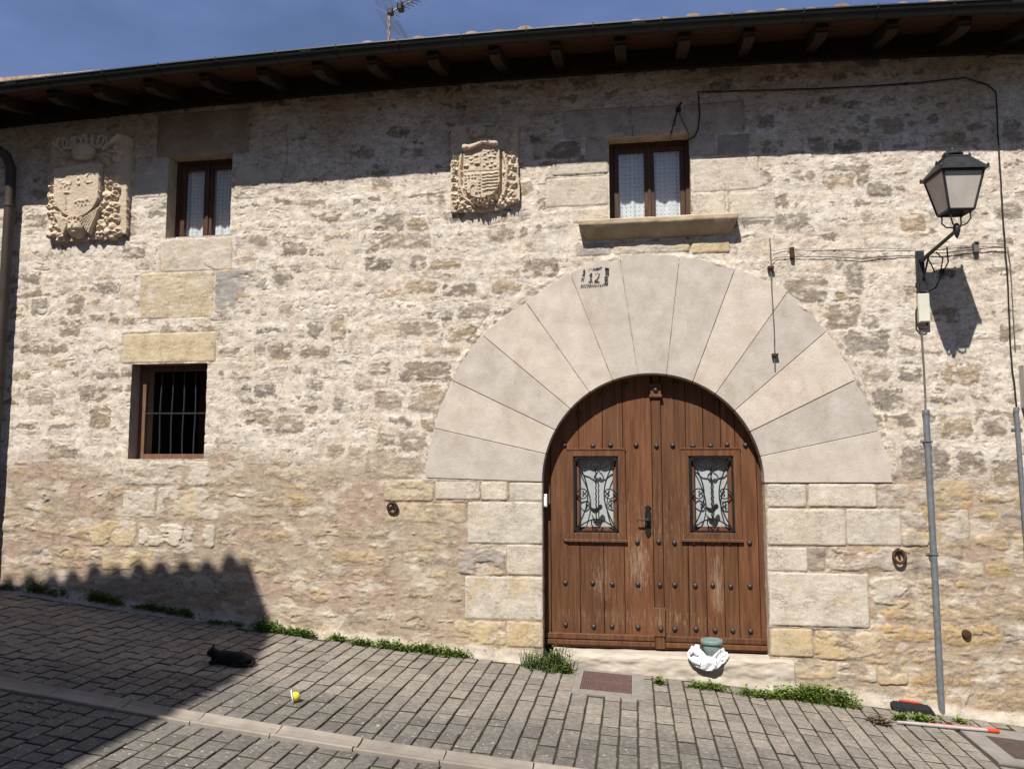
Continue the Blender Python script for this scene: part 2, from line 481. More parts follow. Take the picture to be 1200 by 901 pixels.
M['greycable'] = simple("grey cable", (0.09, 0.085, 0.08), (0.16, 0.15, 0.14), 20, 0.7)
M['cream'] = simple("cream plastic", (0.55, 0.54, 0.44), (0.64, 0.62, 0.52), 6, 0.5, bstr=0.03)
M['white'] = simple("white plastic", (0.74, 0.74, 0.72), (0.80, 0.80, 0.79), 6, 0.45, bstr=0.03)
M['bag'] = simple("white plastic bag", (0.60, 0.60, 0.62), (0.72, 0.72, 0.74), 30, 0.4, bstr=0.5, bdist=0.006)
M['pot'] = simple("grey green plastic tub", (0.145, 0.205, 0.185), (0.20, 0.26, 0.235), 8, 0.55, bstr=0.04)
M['yellow'] = simple("yellow plastic", (0.58, 0.47, 0.03), (0.68, 0.57, 0.06), 8, 0.4, bstr=0.03)
M['black_fur'] = simple("black fur", (0.004, 0.0036, 0.0032), (0.016, 0.013, 0.011), 90, 0.8, bstr=0.8, bdist=0.01)
M['bristle'] = simple("black bristles", (0.008, 0.008, 0.009), (0.03, 0.03, 0.032), 60, 0.85, bstr=0.8, bdist=0.01, stretch=(6, 6, 1))
M['red'] = simple("red plastic", (0.55, 0.05, 0.02), (0.66, 0.08, 0.03), 8, 0.45, bstr=0.03)
M['stick'] = simple("bare metal stick", (0.36, 0.34, 0.33), (0.5, 0.47, 0.45), 10, 0.5, metal=0.2, bstr=0.05)
M['cover'] = simple("rusted cast iron cover", (0.085, 0.050, 0.042), (0.16, 0.10, 0.085), 30, 0.8, metal=0.1)
M['drain'] = simple("dark cast iron cover", (0.060, 0.043, 0.036), (0.10, 0.075, 0.064), 20, 0.85, metal=0.1)
M['collar'] = simple("pale cement", (0.185, 0.17, 0.15), (0.27, 0.25, 0.222), 9, 0.95, bstr=0.5)
M['channel'] = simple("precast channel stone", (0.21, 0.182, 0.152), (0.31, 0.27, 0.225), 6, 0.9, bstr=0.4, island=0.14)
M['paver'] = paver_mat()
M['joint'] = joint_mat()
M['earth'] = simple("cement and earth verge", (0.24, 0.21, 0.18), (0.38, 0.34, 0.29), 10, 1.0, bstr=0.6, bdist=0.01)
M['leaf'] = simple("bright weed leaf", (0.085, 0.135, 0.016), (0.175, 0.25, 0.038), 30, 0.7, island=0.5)
M['leaf_dark'] = simple("dark grassy leaf", (0.055, 0.085, 0.022), (0.12, 0.16, 0.05), 30, 0.7, island=0.4)
M['leaf_red'] = simple("dry reddish leaf", (0.075, 0.055, 0.03), (0.15, 0.105, 0.06), 30, 0.8, island=0.4)
M['paint'] = simple("faded black stencil paint", (0.035, 0.035, 0.036), (0.085, 0.083, 0.08), 50, 0.9)
M['tile'] = simple("terracotta tile", (0.28, 0.16, 0.09), (0.48, 0.35, 0.24), 8, 0.9, island=0.2)
M['mast'] = simple("mast steel", (0.30, 0.19, 0.16), (0.45, 0.36, 0.33), 20, 0.5, metal=0.3)
M['alu'] = simple("antenna aluminium", (0.10, 0.11, 0.13), (0.22, 0.23, 0.25), 20, 0.5, metal=0.4)
M['render'] = simple("neighbour render", (0.42, 0.37, 0.30), (0.55, 0.49, 0.41), 4, 0.95)
M['rock'] = simple("pale stone", (0.45, 0.40, 0.33), (0.58, 0.53, 0.46), 20, 0.95)

# ------------------------------------------------------------------ street
def sheet(name, xs, ys, dz, mat, kind='structure'):
    X, Y = np.meshgrid(xs, ys)
    Z = gz(X) + dz
    o = grid_obj(name, X, Y, Z, np.ones((len(ys) - 1, len(xs) - 1), bool), mat)
    tag(o, kind=kind)
    return o
xs = np.concatenate([[-900, -300, -100, -40], np.arange(-30, -10, 2.0), np.arange(-10, 7, 0.25), np.arange(7, 31, 2.0), [40, 100, 300, 900]])
ys = np.concatenate([[-900, -300, -100, -40], np.arange(-20, 0.6, 0.5), [20, 100, 300, 900]])
sheet('ground', xs, ys, -0.013, M['joint'])

def band_y(x): return -2.42 - 0.034 * (x + 0.3)      # outer edge towards the wall of the drainage channel
BW = 0.205
MAN = [gp(683, 788), gp(740, 790), gp(741, 811), gp(683, 808)]
mx0, mx1 = MAN[0][0] + 0.01, MAN[1][0]; my1, my0 = MAN[0][1] + 0.08, MAN[3][1] + 0.02
def pavers():
    V = []; Fq = []; MI = []
    pitch = 0.1315
    c = -9.6
    k = 0
    while c < 6.4:
        w = pitch
        for zone in (0, 1):
            y = (-0.05 if zone == 0 else float(band_y(c)) - BW - 0.012)
            yend = float(band_y(c)) + 0.012 if zone == 0 else -8.6
            y -= random.random() * 0.12 if zone == 0 else 0
            first = True
            while y > yend + 0.03:
                L = random.choice((0.135, 0.175, 0.175, 0.215, 0.215))
                if first: L *= random.uniform(0.5, 1); first = False
                y2 = max(y - L, yend)
                if y2 - yend < 0.045: y2 = yend
                g = 0.0047
                x0, x1 = c + g + random.uniform(-.0015, .0015), c + w - g + random.uniform(-.0015, .0015)
                ya, yb = y - g * 1.25, y2 + g * 1.25
                xc, yc = (x0 + x1) / 2, (ya + yb) / 2
                if mx0 - 0.10 < xc < mx1 + 0.10 and my0 - 0.085 < yc < my1 + 0.1: y = y2; continue
                if 2.52 < xc < 3.6 and -1.16 < yc < -0.30: y = y2; continue
                b = 0.007
                h = random.uniform(-0.0035, 0.0035)
                t1, t2 = random.uniform(-.02, .02), random.uniform(-.014, .014)
                n = len(V)
                cj = [random.uniform(-.0028, .0028) for _ in range(8)]
                base = [(x0 + cj[0], yb + cj[1]), (x1 + cj[2], yb + cj[3]), (x1 + cj[4], ya + cj[5]), (x0 + cj[6], ya + cj[7])]
                for (sh, dz) in ((0, -0.05), (0, -0.010), (0.35, -0.0035), (1, 0)):
                    for (px_, py_) in base:
                        qx = px_ + (b * sh if px_ < xc else -b * sh); qy = py_ + (b * sh if py_ < yc else -b * sh)
                        V.append((qx, qy, float(gz(qx)) + dz + h + t1 * (qx - xc) + t2 * (qy - yc)))
                for lv in range(3):
                    for i in range(4):
                        j = (i + 1) % 4
                        Fq.append((n + lv * 4 + i, n + lv * 4 + j, n + lv * 4 + 4 + j, n + lv * 4 + 4 + i)); MI.append(1 if lv < 2 else 0)
                Fq.append((n + 12, n + 13, n + 14, n + 15)); MI.append(0)
                y = y2
        c += pitch
    me = bpy.data.meshes.new('street_paving')
    me.from_pydata(V, [], Fq); me.materials.append(M['paver']); me.materials.append(M['joint']); me.polygons.foreach_set('material_index', MI)
    o = bpy.data.objects.new('street_paving', me); COL.objects.link(o)
    tag(o, kind='structure')
pavers()

def channel():
    mb = MB()
    x = -9.6
    while x < 6.4:
        L = 0.56
        x0, x1 = x + 0.004, x + L - 0.004
        prof = [(0.0, 0.0), (0.012, 0.004), (0.05, -0.012), (0.105, -0.019), (0.15, -0.010), (0.172, 0.006), (0.196, 0.008), (BW, 0.002)]
        vs = []
        dzj = random.uniform(-.003, .003)
        for xx in (x0, x1):
            for (d, z) in prof:
                vs.append((xx, band_y(xx) - d, float(gz(xx)) + z * 0.9 + 0.008 + dzj))
            vs.append((xx, band_y(xx) - BW, float(gz(xx)) - 0.08)); vs.append((xx, band_y(xx), float(gz(xx)) - 0.08))
        n = len(prof) + 2
        fs = [(i, (i + 1) % n, n + (i + 1) % n, n + i) for i in range(n)] + [tuple(range(n)), tuple(range(2 * n - 1, n - 1, -1))]
        mb.add(vs, fs)
        x += L
    o = mb.build('drainage_channel', M['channel'])
    tag(o, kind='structure')
channel()

# ------------------------------------------------------------------ the stone house
house = empty('stone_house', (0.15, 0.0, -1.94), 'old stone house with lime washed rubble walls and a great arched wooden door', 'house')

# openings (x0, x1, z0, z1)
W_UR = (-0.195, 0.574, 2.298, 3.128)
W_UL = (-4.825, -4.100, 2.342, 3.222)
W_LL = (-5.140, -4.298, 0.033, 1.010)
DX0, DX1, ARC_C, ARC_R = -0.858, 1.166, (0.152, -0.19), 1.012
ARC_O = (0.138, -0.19, 2.10)

# dressed blocks: pixel box on the facade, colour, yellow stain amount, roughness
CR, YE, GR, WH, OC, PL = (0.55, 0.49, 0.405), (0.54, 0.44, 0.29), (0.36, 0.32, 0.28), (0.555, 0.50, 0.42), (0.49, 0.405, 0.285), (0.47, 0.41, 0.34)
BLOCKS = [
    # jambs of the great door
    (510, 563, 563, 585, CR, .2, .4), (564, 564, 595, 586, CR, .2, .4), (597, 565, 636, 587, WH, 0, .3),
    (548, 588, 636, 637, WH, .15, .3), (537, 640, 592, 673, GR, .1, 1.2), (594, 638, 636, 674, CR, .4, .4),
    (545, 675, 636, 726, WH, .4, .4), (532, 727, 593, 755, YE, .5, .9), (594, 728, 636, 758, YE, .8, .5),
    (450, 562, 508, 587, OC, .3, .8), (452, 589, 546, 612, OC, .2, .8),
    (899, 567, 945, 594, WH, .1, .3), (947, 567, 1027, 594, CR, 0, .3), (1028, 567, 1086, 595, PL, .3, 1.0),
    (899, 596, 991, 639, CR, .1, .3), (992, 596, 1056, 639, WH, .1, .3), (899, 641, 946, 669, WH, .1, .3),
    (948, 641, 967, 669, (0.30, 0.27, 0.22), 0, .7), (968, 641, 1050, 669, PL, .2, 1.2), (901, 671, 1018, 734, WH, .3, .5),
    (1020, 676, 1064, 708, WH, .5, 1.2), (903, 736, 953, 769, YE, .5, .5), (955, 739, 1035, 773, OC, .9, .8),
    (929, 773, 980, 796, OC, .7, .9), (981, 776, 1027, 799, CR, .5, .9), (1028, 778, 1064, 802, OC, .7, 1.0),
    (1056, 600, 1088, 640, PL, .2, 1.1), (1090, 597, 1136, 640, PL, .3, 1.1),
    # upper right window surround
    (660, 128, 733, 161, PL, 0, .3), (735, 125, 797, 159, PL, 0, .3), (801, 121, 871, 156, PL, 0, .3),
    (687, 163, 713, 187, PL, 0, .3), (810, 158, 838, 183, PL, 0, .4), (841, 158, 877, 183, (0.36, 0.32, 0.28), 0, .4),
    (647, 190, 713, 205, CR, .1, .5), (811, 185, 889, 224, CR, .1, .3), (640, 208, 713, 242, CR, .1, .3),
    (812, 226, 850, 256, CR, .1, .3), (854, 225, 908, 257, CR, .1, .4), (671, 244, 713, 261, CR, .1, .5),
    (676, 285, 716, 300, GR, 0, .7), (718, 283, 808, 297, CR, .4, .7), (810, 281, 855, 297, YE, .4, .6),
    (622, 160, 650, 178, (0.22, 0.20, 0.18), 0, 1.0), (625, 167, 681, 187, (0.23, 0.19, 0.15), 0, .8),
    # upper left window surround
    (185, 131, 292, 183, (0.40, 0.32, 0.24), 0, .3), (189, 279, 272, 318, CR, .22, .6), (165, 319, 250, 373, OC, .2, .7),
    (252, 316, 297, 366, (0.34, 0.32, 0.29), .6, 1.0), (158, 186, 197, 232, CR, .2, .6), (275, 188, 330, 232, CR, .2, .8),
    # lower left window surround
    (144, 390, 253, 425, (0.56, 0.46, 0.31), .1, .3), (145, 540, 215, 568, CR, .1, 1.0), (217, 540, 246, 569, CR, .2, 1.0),
    (184, 571, 258, 609, CR, .5, .9), (144, 571, 183, 606, CR, .4, 1.0), (105, 610, 160, 640, YE, .5, 1.0), (163, 613, 214, 640, CR, .2, 1.1),
    (216, 614, 252, 642, CR, .1, 1.1), (120, 642, 182, 668, YE, .6, .9),
]
# stones that show bare through the lime
ODD = [(428, 303, 460, 318), (500, 305, 540, 317), (612, 303, 655, 326), (476, 330, 512, 345), (521, 333, 558, 348), (577, 329, 610, 345), (537, 357, 573, 374),
       (500, 366, 532, 376), (464, 379, 515, 394), (524, 384, 565, 402), (497, 405, 540, 418), (466, 424, 528, 448), (432, 425, 458, 440), (480, 453, 520, 485),
       (440, 460, 470, 483), (427, 527, 490, 562), (443, 508, 465, 523), (467, 505, 500, 530), (967, 358, 1010, 387), (990, 388, 1043, 419), (1009, 428, 1043, 447),
       (1053, 431, 1080, 448), (1022, 455, 1060, 482), (1105, 425, 1150, 451), (1100, 488, 1140, 514), (1150, 492, 1180, 511), (1055, 523, 1112, 562), (1120, 530, 1155, 558),
       (1163, 538, 1199, 570), (990, 308, 1012, 345), (921, 325, 970, 355), (1170, 380, 1199, 400), (1095, 563, 1140, 598),
       (77, 345, 98, 370), (10, 360, 27, 373), (36, 352, 55, 370), (70, 377, 97, 395), (25, 404, 78, 416), (10, 436, 35, 445), (33, 459, 64, 476), (92, 452, 125, 470),
       (105, 477, 130, 503), (320, 322, 345, 335), (325, 357, 343, 373), (360, 378, 377, 397), (388, 370, 404, 400), (315, 403, 344, 422), (352, 405, 387, 420),
       (298, 450, 325, 467), (286, 480, 320, 498), (323, 487, 357, 510), (355, 465, 372, 484), (390, 462, 404, 483), (120, 255, 160, 280),
       (440, 252, 474, 272), (478, 252, 502, 274), (438, 275, 505, 292), (428, 284, 444, 297), (435, 210, 460, 222), (410, 170, 440, 185), (455, 148, 480, 162),
       (885, 135, 910, 152), (892, 163, 918, 180), (945, 160, 972, 178), (1003, 135, 1020, 147), (1027, 137, 1060, 158), (1088, 133, 1100, 147), (1135, 145, 1165, 157),
       (1175, 140, 1199, 168), (985, 118, 1010, 128), (960, 112, 985, 122), (905, 230, 925, 245), (930, 200, 955, 212), (965, 205, 1000, 222), (1015, 215, 1045, 232), (1055, 250, 1085, 272),
       (375, 250, 400, 262), (330, 285, 360, 300), (480, 300, 500, 315), (1165, 240, 1199, 258), (1010, 370, 1030, 384), (520, 250, 545, 262), (600, 215, 625, 232), (628, 232, 650, 246)]
CRACKS = [[(295, 127), (293, 150), (291, 176)], [(335, 153), (338, 175), (333, 206)], [(853, 226), (856, 240), (855, 257)], [(868, 117), (873, 130), (871, 150)],
          [(440, 290), (470, 270), (500, 288)], [(738, 125), (741, 160)], [(785, 160), (794, 130)], [(240, 312), (251, 316)], [(430, 345), (460, 340)],
          [(480, 232), (520, 226), (560, 230)], [(1010, 160), (1040, 165)], [(570, 372), (560, 385), (548, 402)]]

def box_w(b):
    x0, z1 = wp(b[0], b[1]); x1, z0 = wp(b[2], b[3])
    xa, zb = wp(b[0], b[3]); xb, za = wp(b[2], b[1])
    return (x0 + xa) / 2, (x1 + xb) / 2, (z0 + zb) / 2, (z1 + za) / 2

def build_wall():
    fine = 0.0082
    ex = [DX0, DX1, W_UR[0], W_UR[1], W_UL[0], W_UL[1], W_LL[0], W_LL[1]]
    ez = [ARC_C[1], W_UR[2], W_UR[3], W_UL[2], W_UL[3], W_LL[2], W_LL[3]]
    def axis(a, b, extra, lo, hi):
        v = np.arange(a, b, fine)
        for e in extra:
            i = int(np.argmin(abs(v - e))); v[i] = e
        return np.concatenate([np.arange(lo, a - 0.02, 0.06), v, np.arange(b + 0.03, hi, 0.06)])
    ax = axis(-8.3, 5.3, ex, -9.5, 6.0)
    az = axis(-2.45, 3.98, ez, -2.9, 4.30)
    X, Z = np.meshgrid(ax, az)
    # --- zones
    zb = 0.02 + 0.35 * pn(X, Z, 0.45, seed=3) + 0.18 * pn(X, Z, 1.6, seed=4) - 0.10 * (X > 1.2) - 0.12 * sm(-4.0, -2.2, X) * sm(0.5, -1.2, X)
    low = sm(0.22, -0.22, Z - zb)               # 1 in the bare lower part of the wall
    # --- random coursed rubble
    wx = X + 0.055 * pn(X, Z, 2.3, seed=11) + 0.022 * pn(X, Z, 7, seed=12)
    wz = Z + 0.060 * pn(X, Z, 1.5, seed=13) + 0.022 * pn(X, Z, 6, seed=14)
    zc = [-3.1]
    while zc[-1] < 4.6: zc.append(zc[-1] + float(rng.choice([0.07, 0.09, 0.11, 0.13, 0.16, 0.20])))
    zc = np.array(zc)
    ci = np.clip(np.searchsorted(zc, wz) - 1, 0, len(zc) - 2)
    sid = np.zeros(X.shape, np.int64); D = np.zeros(X.shape)
    base = 0
    for c in range(len(zc) - 1):
        h = zc[c + 1] - zc[c]
        sp = [-10.2 + rng.random() * 0.3]
        while sp[-1] < 7: sp.append(sp[-1] + h * rng.uniform(0.6, 2.3) + 0.03)
        sp = np.array(sp)
        msk = ci == c
        xx = wx[msk]; zz = wz[msk]
        j = np.clip(np.searchsorted(sp, xx) - 1, 0, len(sp) - 2)
        top = rng.uniform(0, 0.022, len(sp)); bot = rng.uniform(0, 0.022, len(sp))
        dx = np.minimum(xx - sp[j], sp[j + 1] - xx)
        dz = np.minimum(zz - zc[c] - bot[j], zc[c + 1] - top[j] - zz)
        r = 0.035
        qx = np.maximum(r - dx, 0); qz = np.maximum(r - dz, 0)
        d = np.where((qx > 0) & (qz > 0), r - np.hypot(qx, qz), np.minimum(dx, dz))
        sid[msk] = base + j; D[msk] = d
        base += len(sp)
    # --- listed bare stones
    forced = np.zeros(X.shape, bool)
    for k, b in enumerate(ODD):
        x0, x1, z0, z1 = box_w(b)
        i0, i1 = np.searchsorted(ax, [x0 - .08, x1 + .08]); k0, k1 = np.searchsorted(az, [z0 - .08, z1 + .08])
        s = np.s_[k0:k1, i0:i1]
        cx, cz, hx, hz = (x0 + x1) / 2, (z0 + z1) / 2, (x1 - x0) / 2, (z1 - z0) / 2
        xx = X[s] + 0.02 * pn(X[s], Z[s], 9, seed=31) ; zz = Z[s] + 0.016 * pn(X[s], Z[s], 9, seed=32)
        r = min(hx, hz) * 0.55
        qx = abs(xx - cx) - hx + r; qz = abs(zz - cz) - hz + r
        d = r - np.hypot(np.maximum(qx, 0), np.maximum(qz, 0)) - np.minimum(np.maximum(qx, qz), 0)
        use = d > -0.035
        D[s] = np.where(use, d, D[s]); sid[s] = np.where(use, base + k, sid[s]); forced[s] |= use
    nst = base + len(ODD)
    R = rng.random((nst, 6))
    r0, r1, r2, r3 = (R[:, i][sid] for i in range(4))
    # --- exposure of each stone through the lime
    rag = 0.6 * pn(X, Z, 14, 20, seed=21) + 0.5 * pn(X, Z, 38, 46, seed=22) + 0.22 * pn(X, Z, 85, seed=23)
    lowp = lerp(0.62, 0.92, sm(-1.0, 0.8, X) * 1.0 + 0.0 * X) + 0.25 * pn(X, Z, 0.9, seed=25)
    pexp = lerp(0.36 + 0.22 * pn(X, Z, 0.8, seed=24), lowp, low)
    showing = np.where(forced, 1.0, (r0 < pexp).astype(float))
    off = np.where(showing > 0, lerp(0.008 + 0.036 * r1, -0.001 + 0.02 * r1, low), 0.060 + 0.03 * r1)
    off = np.where(forced, 0.004, off)
    amp = lerp(0.036 + 0.014 * pn(X, Z, 1.7, seed=26), 0.019, low)
    stone = sm(-0.005, 0.005, D - off + amp * rag)
    # thin lime smears over bare stones
    smear = sm(0.08, 0.46, fbm(X, Z, 7, 13, 5, seed=41) + lerp(0.02, -0.12, low) - 0.12 * forced)
    stone *= 1 - 0.85 * smear
    chips = sm(0.30, 0.48, fbm(X, Z, 24, 34, 3, seed=49)) * (1 - 0.3 * low)
    stone = stone * (1 - 0.40 * chips)
    # --- colours (albedo)
    pal_up = np.array([(0.265, 0.222, 0.175), (0.315, 0.262, 0.205), (0.24, 0.208, 0.172), (0.285, 0.25, 0.212), (0.33, 0.262, 0.185), (0.36, 0.30, 0.235)])
    pal_lo = np.array([(0.37, 0.29, 0.19), (0.41, 0.325, 0.215), (0.34, 0.285, 0.215), (0.42, 0.315, 0.175), (0.32, 0.28, 0.235), (0.45, 0.385, 0.29)])
    pi = np.minimum((r2 * 6).astype(int), 5)
    cs = lerp(pal_up[pi], pal_lo[pi], low[..., None])
    cs = cs * (1 + 0.22 * fbm(X, Z, 9, 22, 4, seed=51) + 0.16 * (r3 - 0.5))[..., None]
    soft = low * sm(0.6, -1.2, X)
    cs = lerp(cs, np.array([0.40, 0.325, 0.245]) * (1 + 0.16 * fbm(X, Z, 6, 12, 4, seed=50))[..., None], (0.45 * soft)[..., None])
    ochre = sm(0.18, 0.5, fbm(X, Z, 2.2, 3.2, 4, seed=52) + 0.22 * (r1 - 0.5))
    cs = lerp(cs, np.array([0.47, 0.315, 0.145]), (ochre * lerp(0.14, lerp(0.30, 0.50, sm(-1, 1, X)), low))[..., None])
    lime = np.ones(X.shape + (3,)) * np.array([0.64, 0.565, 0.475])
    warm = sm(-0.4, 0.5, fbm(X, Z, 1.1, 1.4, 4, seed=53))
    lime = lerp(lime, np.array([0.595, 0.50, 0.39]), (warm * 0.5)[..., None])
    whit = sm(0.15, 0.5, fbm(X, Z, 3.5, 5, 4, seed=54))
    lime = lerp(lime, np.array([0.66, 0.61, 0.54]), (whit * 0.6)[..., None])
    pat = sm(0.05, 0.5, fbm(X, Z, 4.5, 8, 5, seed=59))
    lime = lerp(lime, np.array([0.435, 0.355, 0.27]), (pat * 0.30)[..., None])
    fl = sm(0.22, 0.46, fbm(X, Z, 13, 19, 4, seed=47, gain=0.65))
    lime = lerp(lime, np.array([0.74, 0.705, 0.64]), (fl * 0.45)[..., None])
    dkf = sm(0.36, 0.60, fbm(X, Z, 10, 21, 5, seed=48, gain=0.7))
    lime = lerp(lime, np.array([0.29, 0.24, 0.19]), (dkf * 0.45)[..., None])
    lime = lime * (1 + 0.10 * fbm(X, Z, 16, 26, 3, seed=55))[..., None]
    bed = np.ones(X.shape + (3,)) * np.array([0.40, 0.325, 0.245])
    pink = sm(-0.1, 0.4, fbm(X, Z, 1.3, 1.8, 3, seed=56))
    bed = lerp(bed, np.array([0.395, 0.30, 0.232]), pink[..., None]) * (1 + 0.16 * fbm(X, Z, 12, 24, 4, seed=57))[..., None]
    rem = sm(0.26, 0.48, fbm(X, Z, 3.2, 5.5, 5, seed=58))       # flakes of white lime left on the lower wall
    bed = lerp(bed, np.array([0.64, 0.58, 0.49]), (rem * 0.50)[..., None])
    mort = lerp(lime, bed, low[..., None])
    col = lerp(mort, cs, stone[..., None])
    col = lerp(col, np.array([0.62, 0.56, 0.47]), (low * rem * stone * 0.45)[..., None])
    # --- relief
    rough = 0.0030 * fbm(X, Z, 11, 26, 4, seed=61) + 0.0012 * fbm(X, Z, 60, 80, 2, seed=62)
    H_lime = 0.004 + 0.006 * fbm(X, Z, 3.0, seed=63, oct=2) + 0.0017 * fbm(X, Z, 12, 16, 4, seed=64)
    dome = sm(-0.005, 0.055, D)
    H_hid = H_lime + 0.004 * dome
    H_up = -0.002 + 0.007 * dome + 0.008 * (r3 - 0.5) + rough * 1.2
    H_lo = 0.002 + 0.008 * dome + 0.007 * (r3 - 0.5) + rough * 1.25
    H_bed = 0.000 + 0.0065 * fbm(X, Z, 7, 15, 5, seed=65, gain=0.6)
    H = lerp(lerp(H_hid, H_bed, low), lerp(H_up, H_lo, low), stone)
    # open crevices under some stones
    crev = sm(0.011, 0.002, abs(D - 0.002)) * sm(0.10, 0.32, pn(X, Z, 5, 8, seed=66) + 0.5 * pn(X, Z, 15, seed=67) + lerp(-0.24, -0.22, low))
    H -= 0.022 * crev
    col *= (1 - 0.25 * crev)[..., None]
    # flake marks and small holes in the lime
    pit = sm(0.56, 0.72, fbm(X, Z, 19, 30, 3, seed=68)) * (1 - stone)
    H -= 0.006 * pit
    col = lerp(col, col * np.array([0.62, 0.58, 0.52]), pit[..., None] * 0.5)
    # --- dressed blocks
    inblk = np.zeros(X.shape)
    for k, (a, b_, c_, d_, cc, yel, rg) in enumerate(BLOCKS):
        x0, x1, z0, z1 = box_w((a, b_, c_, d_))
        i0, i1 = np.searchsorted(ax, [x0 - .04, x1 + .04]); k0, k1 = np.searchsorted(az, [z0 - .04, z1 + .04])
        s = np.s_[k0:k1, i0:i1]
        xs_, zs_ = X[s], Z[s]
        wob = 0.006 * rg * pn(xs_, zs_, 8, seed=71 + k) + 0.004 * rg * pn(xs_, zs_, 30, seed=72)
        r = 0.012 + 0.02 * rg
        hx, hz = (x1 - x0) / 2, (z1 - z0) / 2
        qx = abs(xs_ - (x0 + x1) / 2) - hx + r; qz = abs(zs_ - (z0 + z1) / 2) - hz + r
        d = r - np.hypot(np.maximum(qx, 0), np.maximum(qz, 0)) - np.minimum(np.maximum(qx, qz), 0) + wob
        mk = sm(-0.010, 0.001, d)
        cov = sm(0.05, 0.5, fbm(xs_, zs_, 4, 6, 4, seed=78) + 0.35 * (rg - 0.6) + 0.25 * sm(0.05, 0.0, d)) * sm(0.5, 0.9, rg)
        mk = mk * (1 - 0.9 * cov)
        face = 0.009 + 0.004 * rng.uniform(-1, 1) + 0.0010 * (1 + 2.0 * rg) * fbm(xs_, zs_, 14, 26, 4, seed=73) + 0.0030 * sm(0, 0.02, d)
        jt = sm(0.006, -0.002, d)
        cb = np.array(cc) * (1 + (0.07 + 0.10 * rg) * fbm(xs_, zs_, 5, 8, 4, seed=74 + k) + rng.uniform(-.05, .05))[..., None]
        ys_ = sm(0.0, 0.45, fbm(xs_, zs_, 3, 4, 4, seed=75 + k) + 0.5 * (yel - 0.5)) * min(1, yel * 1.6)
        cb = lerp(cb, np.array([0.50, 0.38, 0.215]), (0.75 * ys_)[..., None])
        jn = sm(-0.1, 0.25, pn(xs_, zs_, 7, seed=77))
        Hj = H[s] * 0.3 - 0.002 - 0.010 * jn * (1.1 - 0.6 * min(rg, 1))
        H[s] = lerp(H[s], lerp(face, Hj, jt), mk)
        cj = lerp(mort[s] * 0.95, mort[s] * np.array([0.50, 0.45, 0.40]), (jn * 0.8)[..., None])
        col[s] = lerp(col[s], lerp(cb, cj, jt[..., None]), mk[..., None])
        inblk[s] = np.maximum(inblk[s], mk)
    # --- cracks
    for cr in CRACKS:
        P = [wp(*p) for p in cr]
        for (xa, za), (xb, zb_) in zip(P[:-1], P[1:]):
            lo_x, hi_x = min(xa, xb) - .05, max(xa, xb) + .05; lo_z, hi_z = min(za, zb_) - .05, max(za, zb_) + .05
            i0, i1 = np.searchsorted(ax, [lo_x, hi_x]); k0, k1 = np.searchsorted(az, [lo_z, hi_z]); s = np.s_[k0:k1, i0:i1]
            vx, vz = xb - xa, zb_ - za
            t = np.clip(((X[s] - xa) * vx + (Z[s] - za) * vz) / (vx * vx + vz * vz), 0, 1)
            dd = np.hypot(X[s] - xa - t * vx + 0.014 * pn(X[s], Z[s], 20, seed=5), Z[s] - za - t * vz + 0.014 * pn(X[s], Z[s], 20, seed=6))
            mk = sm(0.012, 0.003, dd)
            H[s] -= 0.026 * mk; col[s] *= (1 - 0.35 * mk)[..., None]
    # --- missing stones: small deep holes
    for (a, b_, rr) in ((47, 163, .055), (518, 130, .03), (462, 266, .05), (441, 279, .035), (12, 648, .03), (14, 643, .025), (1005, 452, .02), (533, 262, .03), (505, 168, .022), (255, 515, .022)):
        hx, hz = wp(a, b_)
        dd = np.hypot((X - hx) * 0.8, (Z - hz)) + 0.02 * pn(X, Z, 14, seed=8)
        mk = sm(rr, rr * 0.5, dd)
        H -= 0.07 * mk
    # --- water staining below the eaves, part painted eave shade; cement skirting at the foot
    stn_shade = sm(2.9, 3.9, Z + 0.35 * fbm(X, Z, 1.5, 0.6, 4, seed=81)) * 0.75
    col = lerp(col, col * np.array([0.62, 0.50, 0.37]), stn_shade[..., None])
    foot = Z - gz(X)
    skz = 0.10 + 0.05 * pn(X, Z, 1.2, seed=82) + 0.03 * pn(X, Z, 6, seed=83)
    sk = sm(skz, skz - 0.05, foot)
    col = lerp(col, np.array([0.45, 0.40, 0.335]) * (1 + 0.18 * fbm(X, Z, 8, 16, 4, seed=84))[..., None], sk[..., None] * 0.9)
    H = lerp(H, 0.022 + 0.004 * fbm(X, Z, 9, seed=85), sk) + 0.05 * sm(0.07, -0.03, foot)
    # --- lime lapping over the rim of the arch
    ra = np.hypot(X - ARC_O[0], Z - ARC_O[1])
    rim = sm(0.055, 0.0, abs(ra - 2.135)) * (Z > ARC_O[1] - 0.02)
    H = np.maximum(H, rim * (0.010 + 0.014 * fbm(X, Z, 7, oct=4, seed=86)))
    # --- keep opening edges tidy
    for (x0, x1, z0, z1) in (W_UR, W_UL, W_LL, (DX0, DX1, -9, ARC_C[1])):
        dd = np.hypot(np.maximum(np.maximum(x0 - X, X - x1), 0), np.maximum(np.maximum(z0 - Z, Z - z1), 0))
        H = lerp(np.clip(H, -0.004, 0.008), H, sm(0.0, 0.03, dd))
    H = np.maximum(H, -0.09)
    # --- openings
    xm = (ax[:-1] + ax[1:]) / 2; zm = (az[:-1] + az[1:]) / 2
    XM, ZM = np.meshgrid(xm, zm)
    keep = np.ones(XM.shape, bool)
    for (x0, x1, z0, z1) in (W_UR, W_UL, W_LL, (DX0, DX1, -9, ARC_C[1])):
        keep &= ~((XM > x0) & (XM < x1) & (ZM > z0) & (ZM < z1))
    keep &= ~((np.hypot(XM - ARC_O[0], ZM - ARC_O[1]) < ARC_O[2] - 0.03) & (ZM > ARC_O[1]))
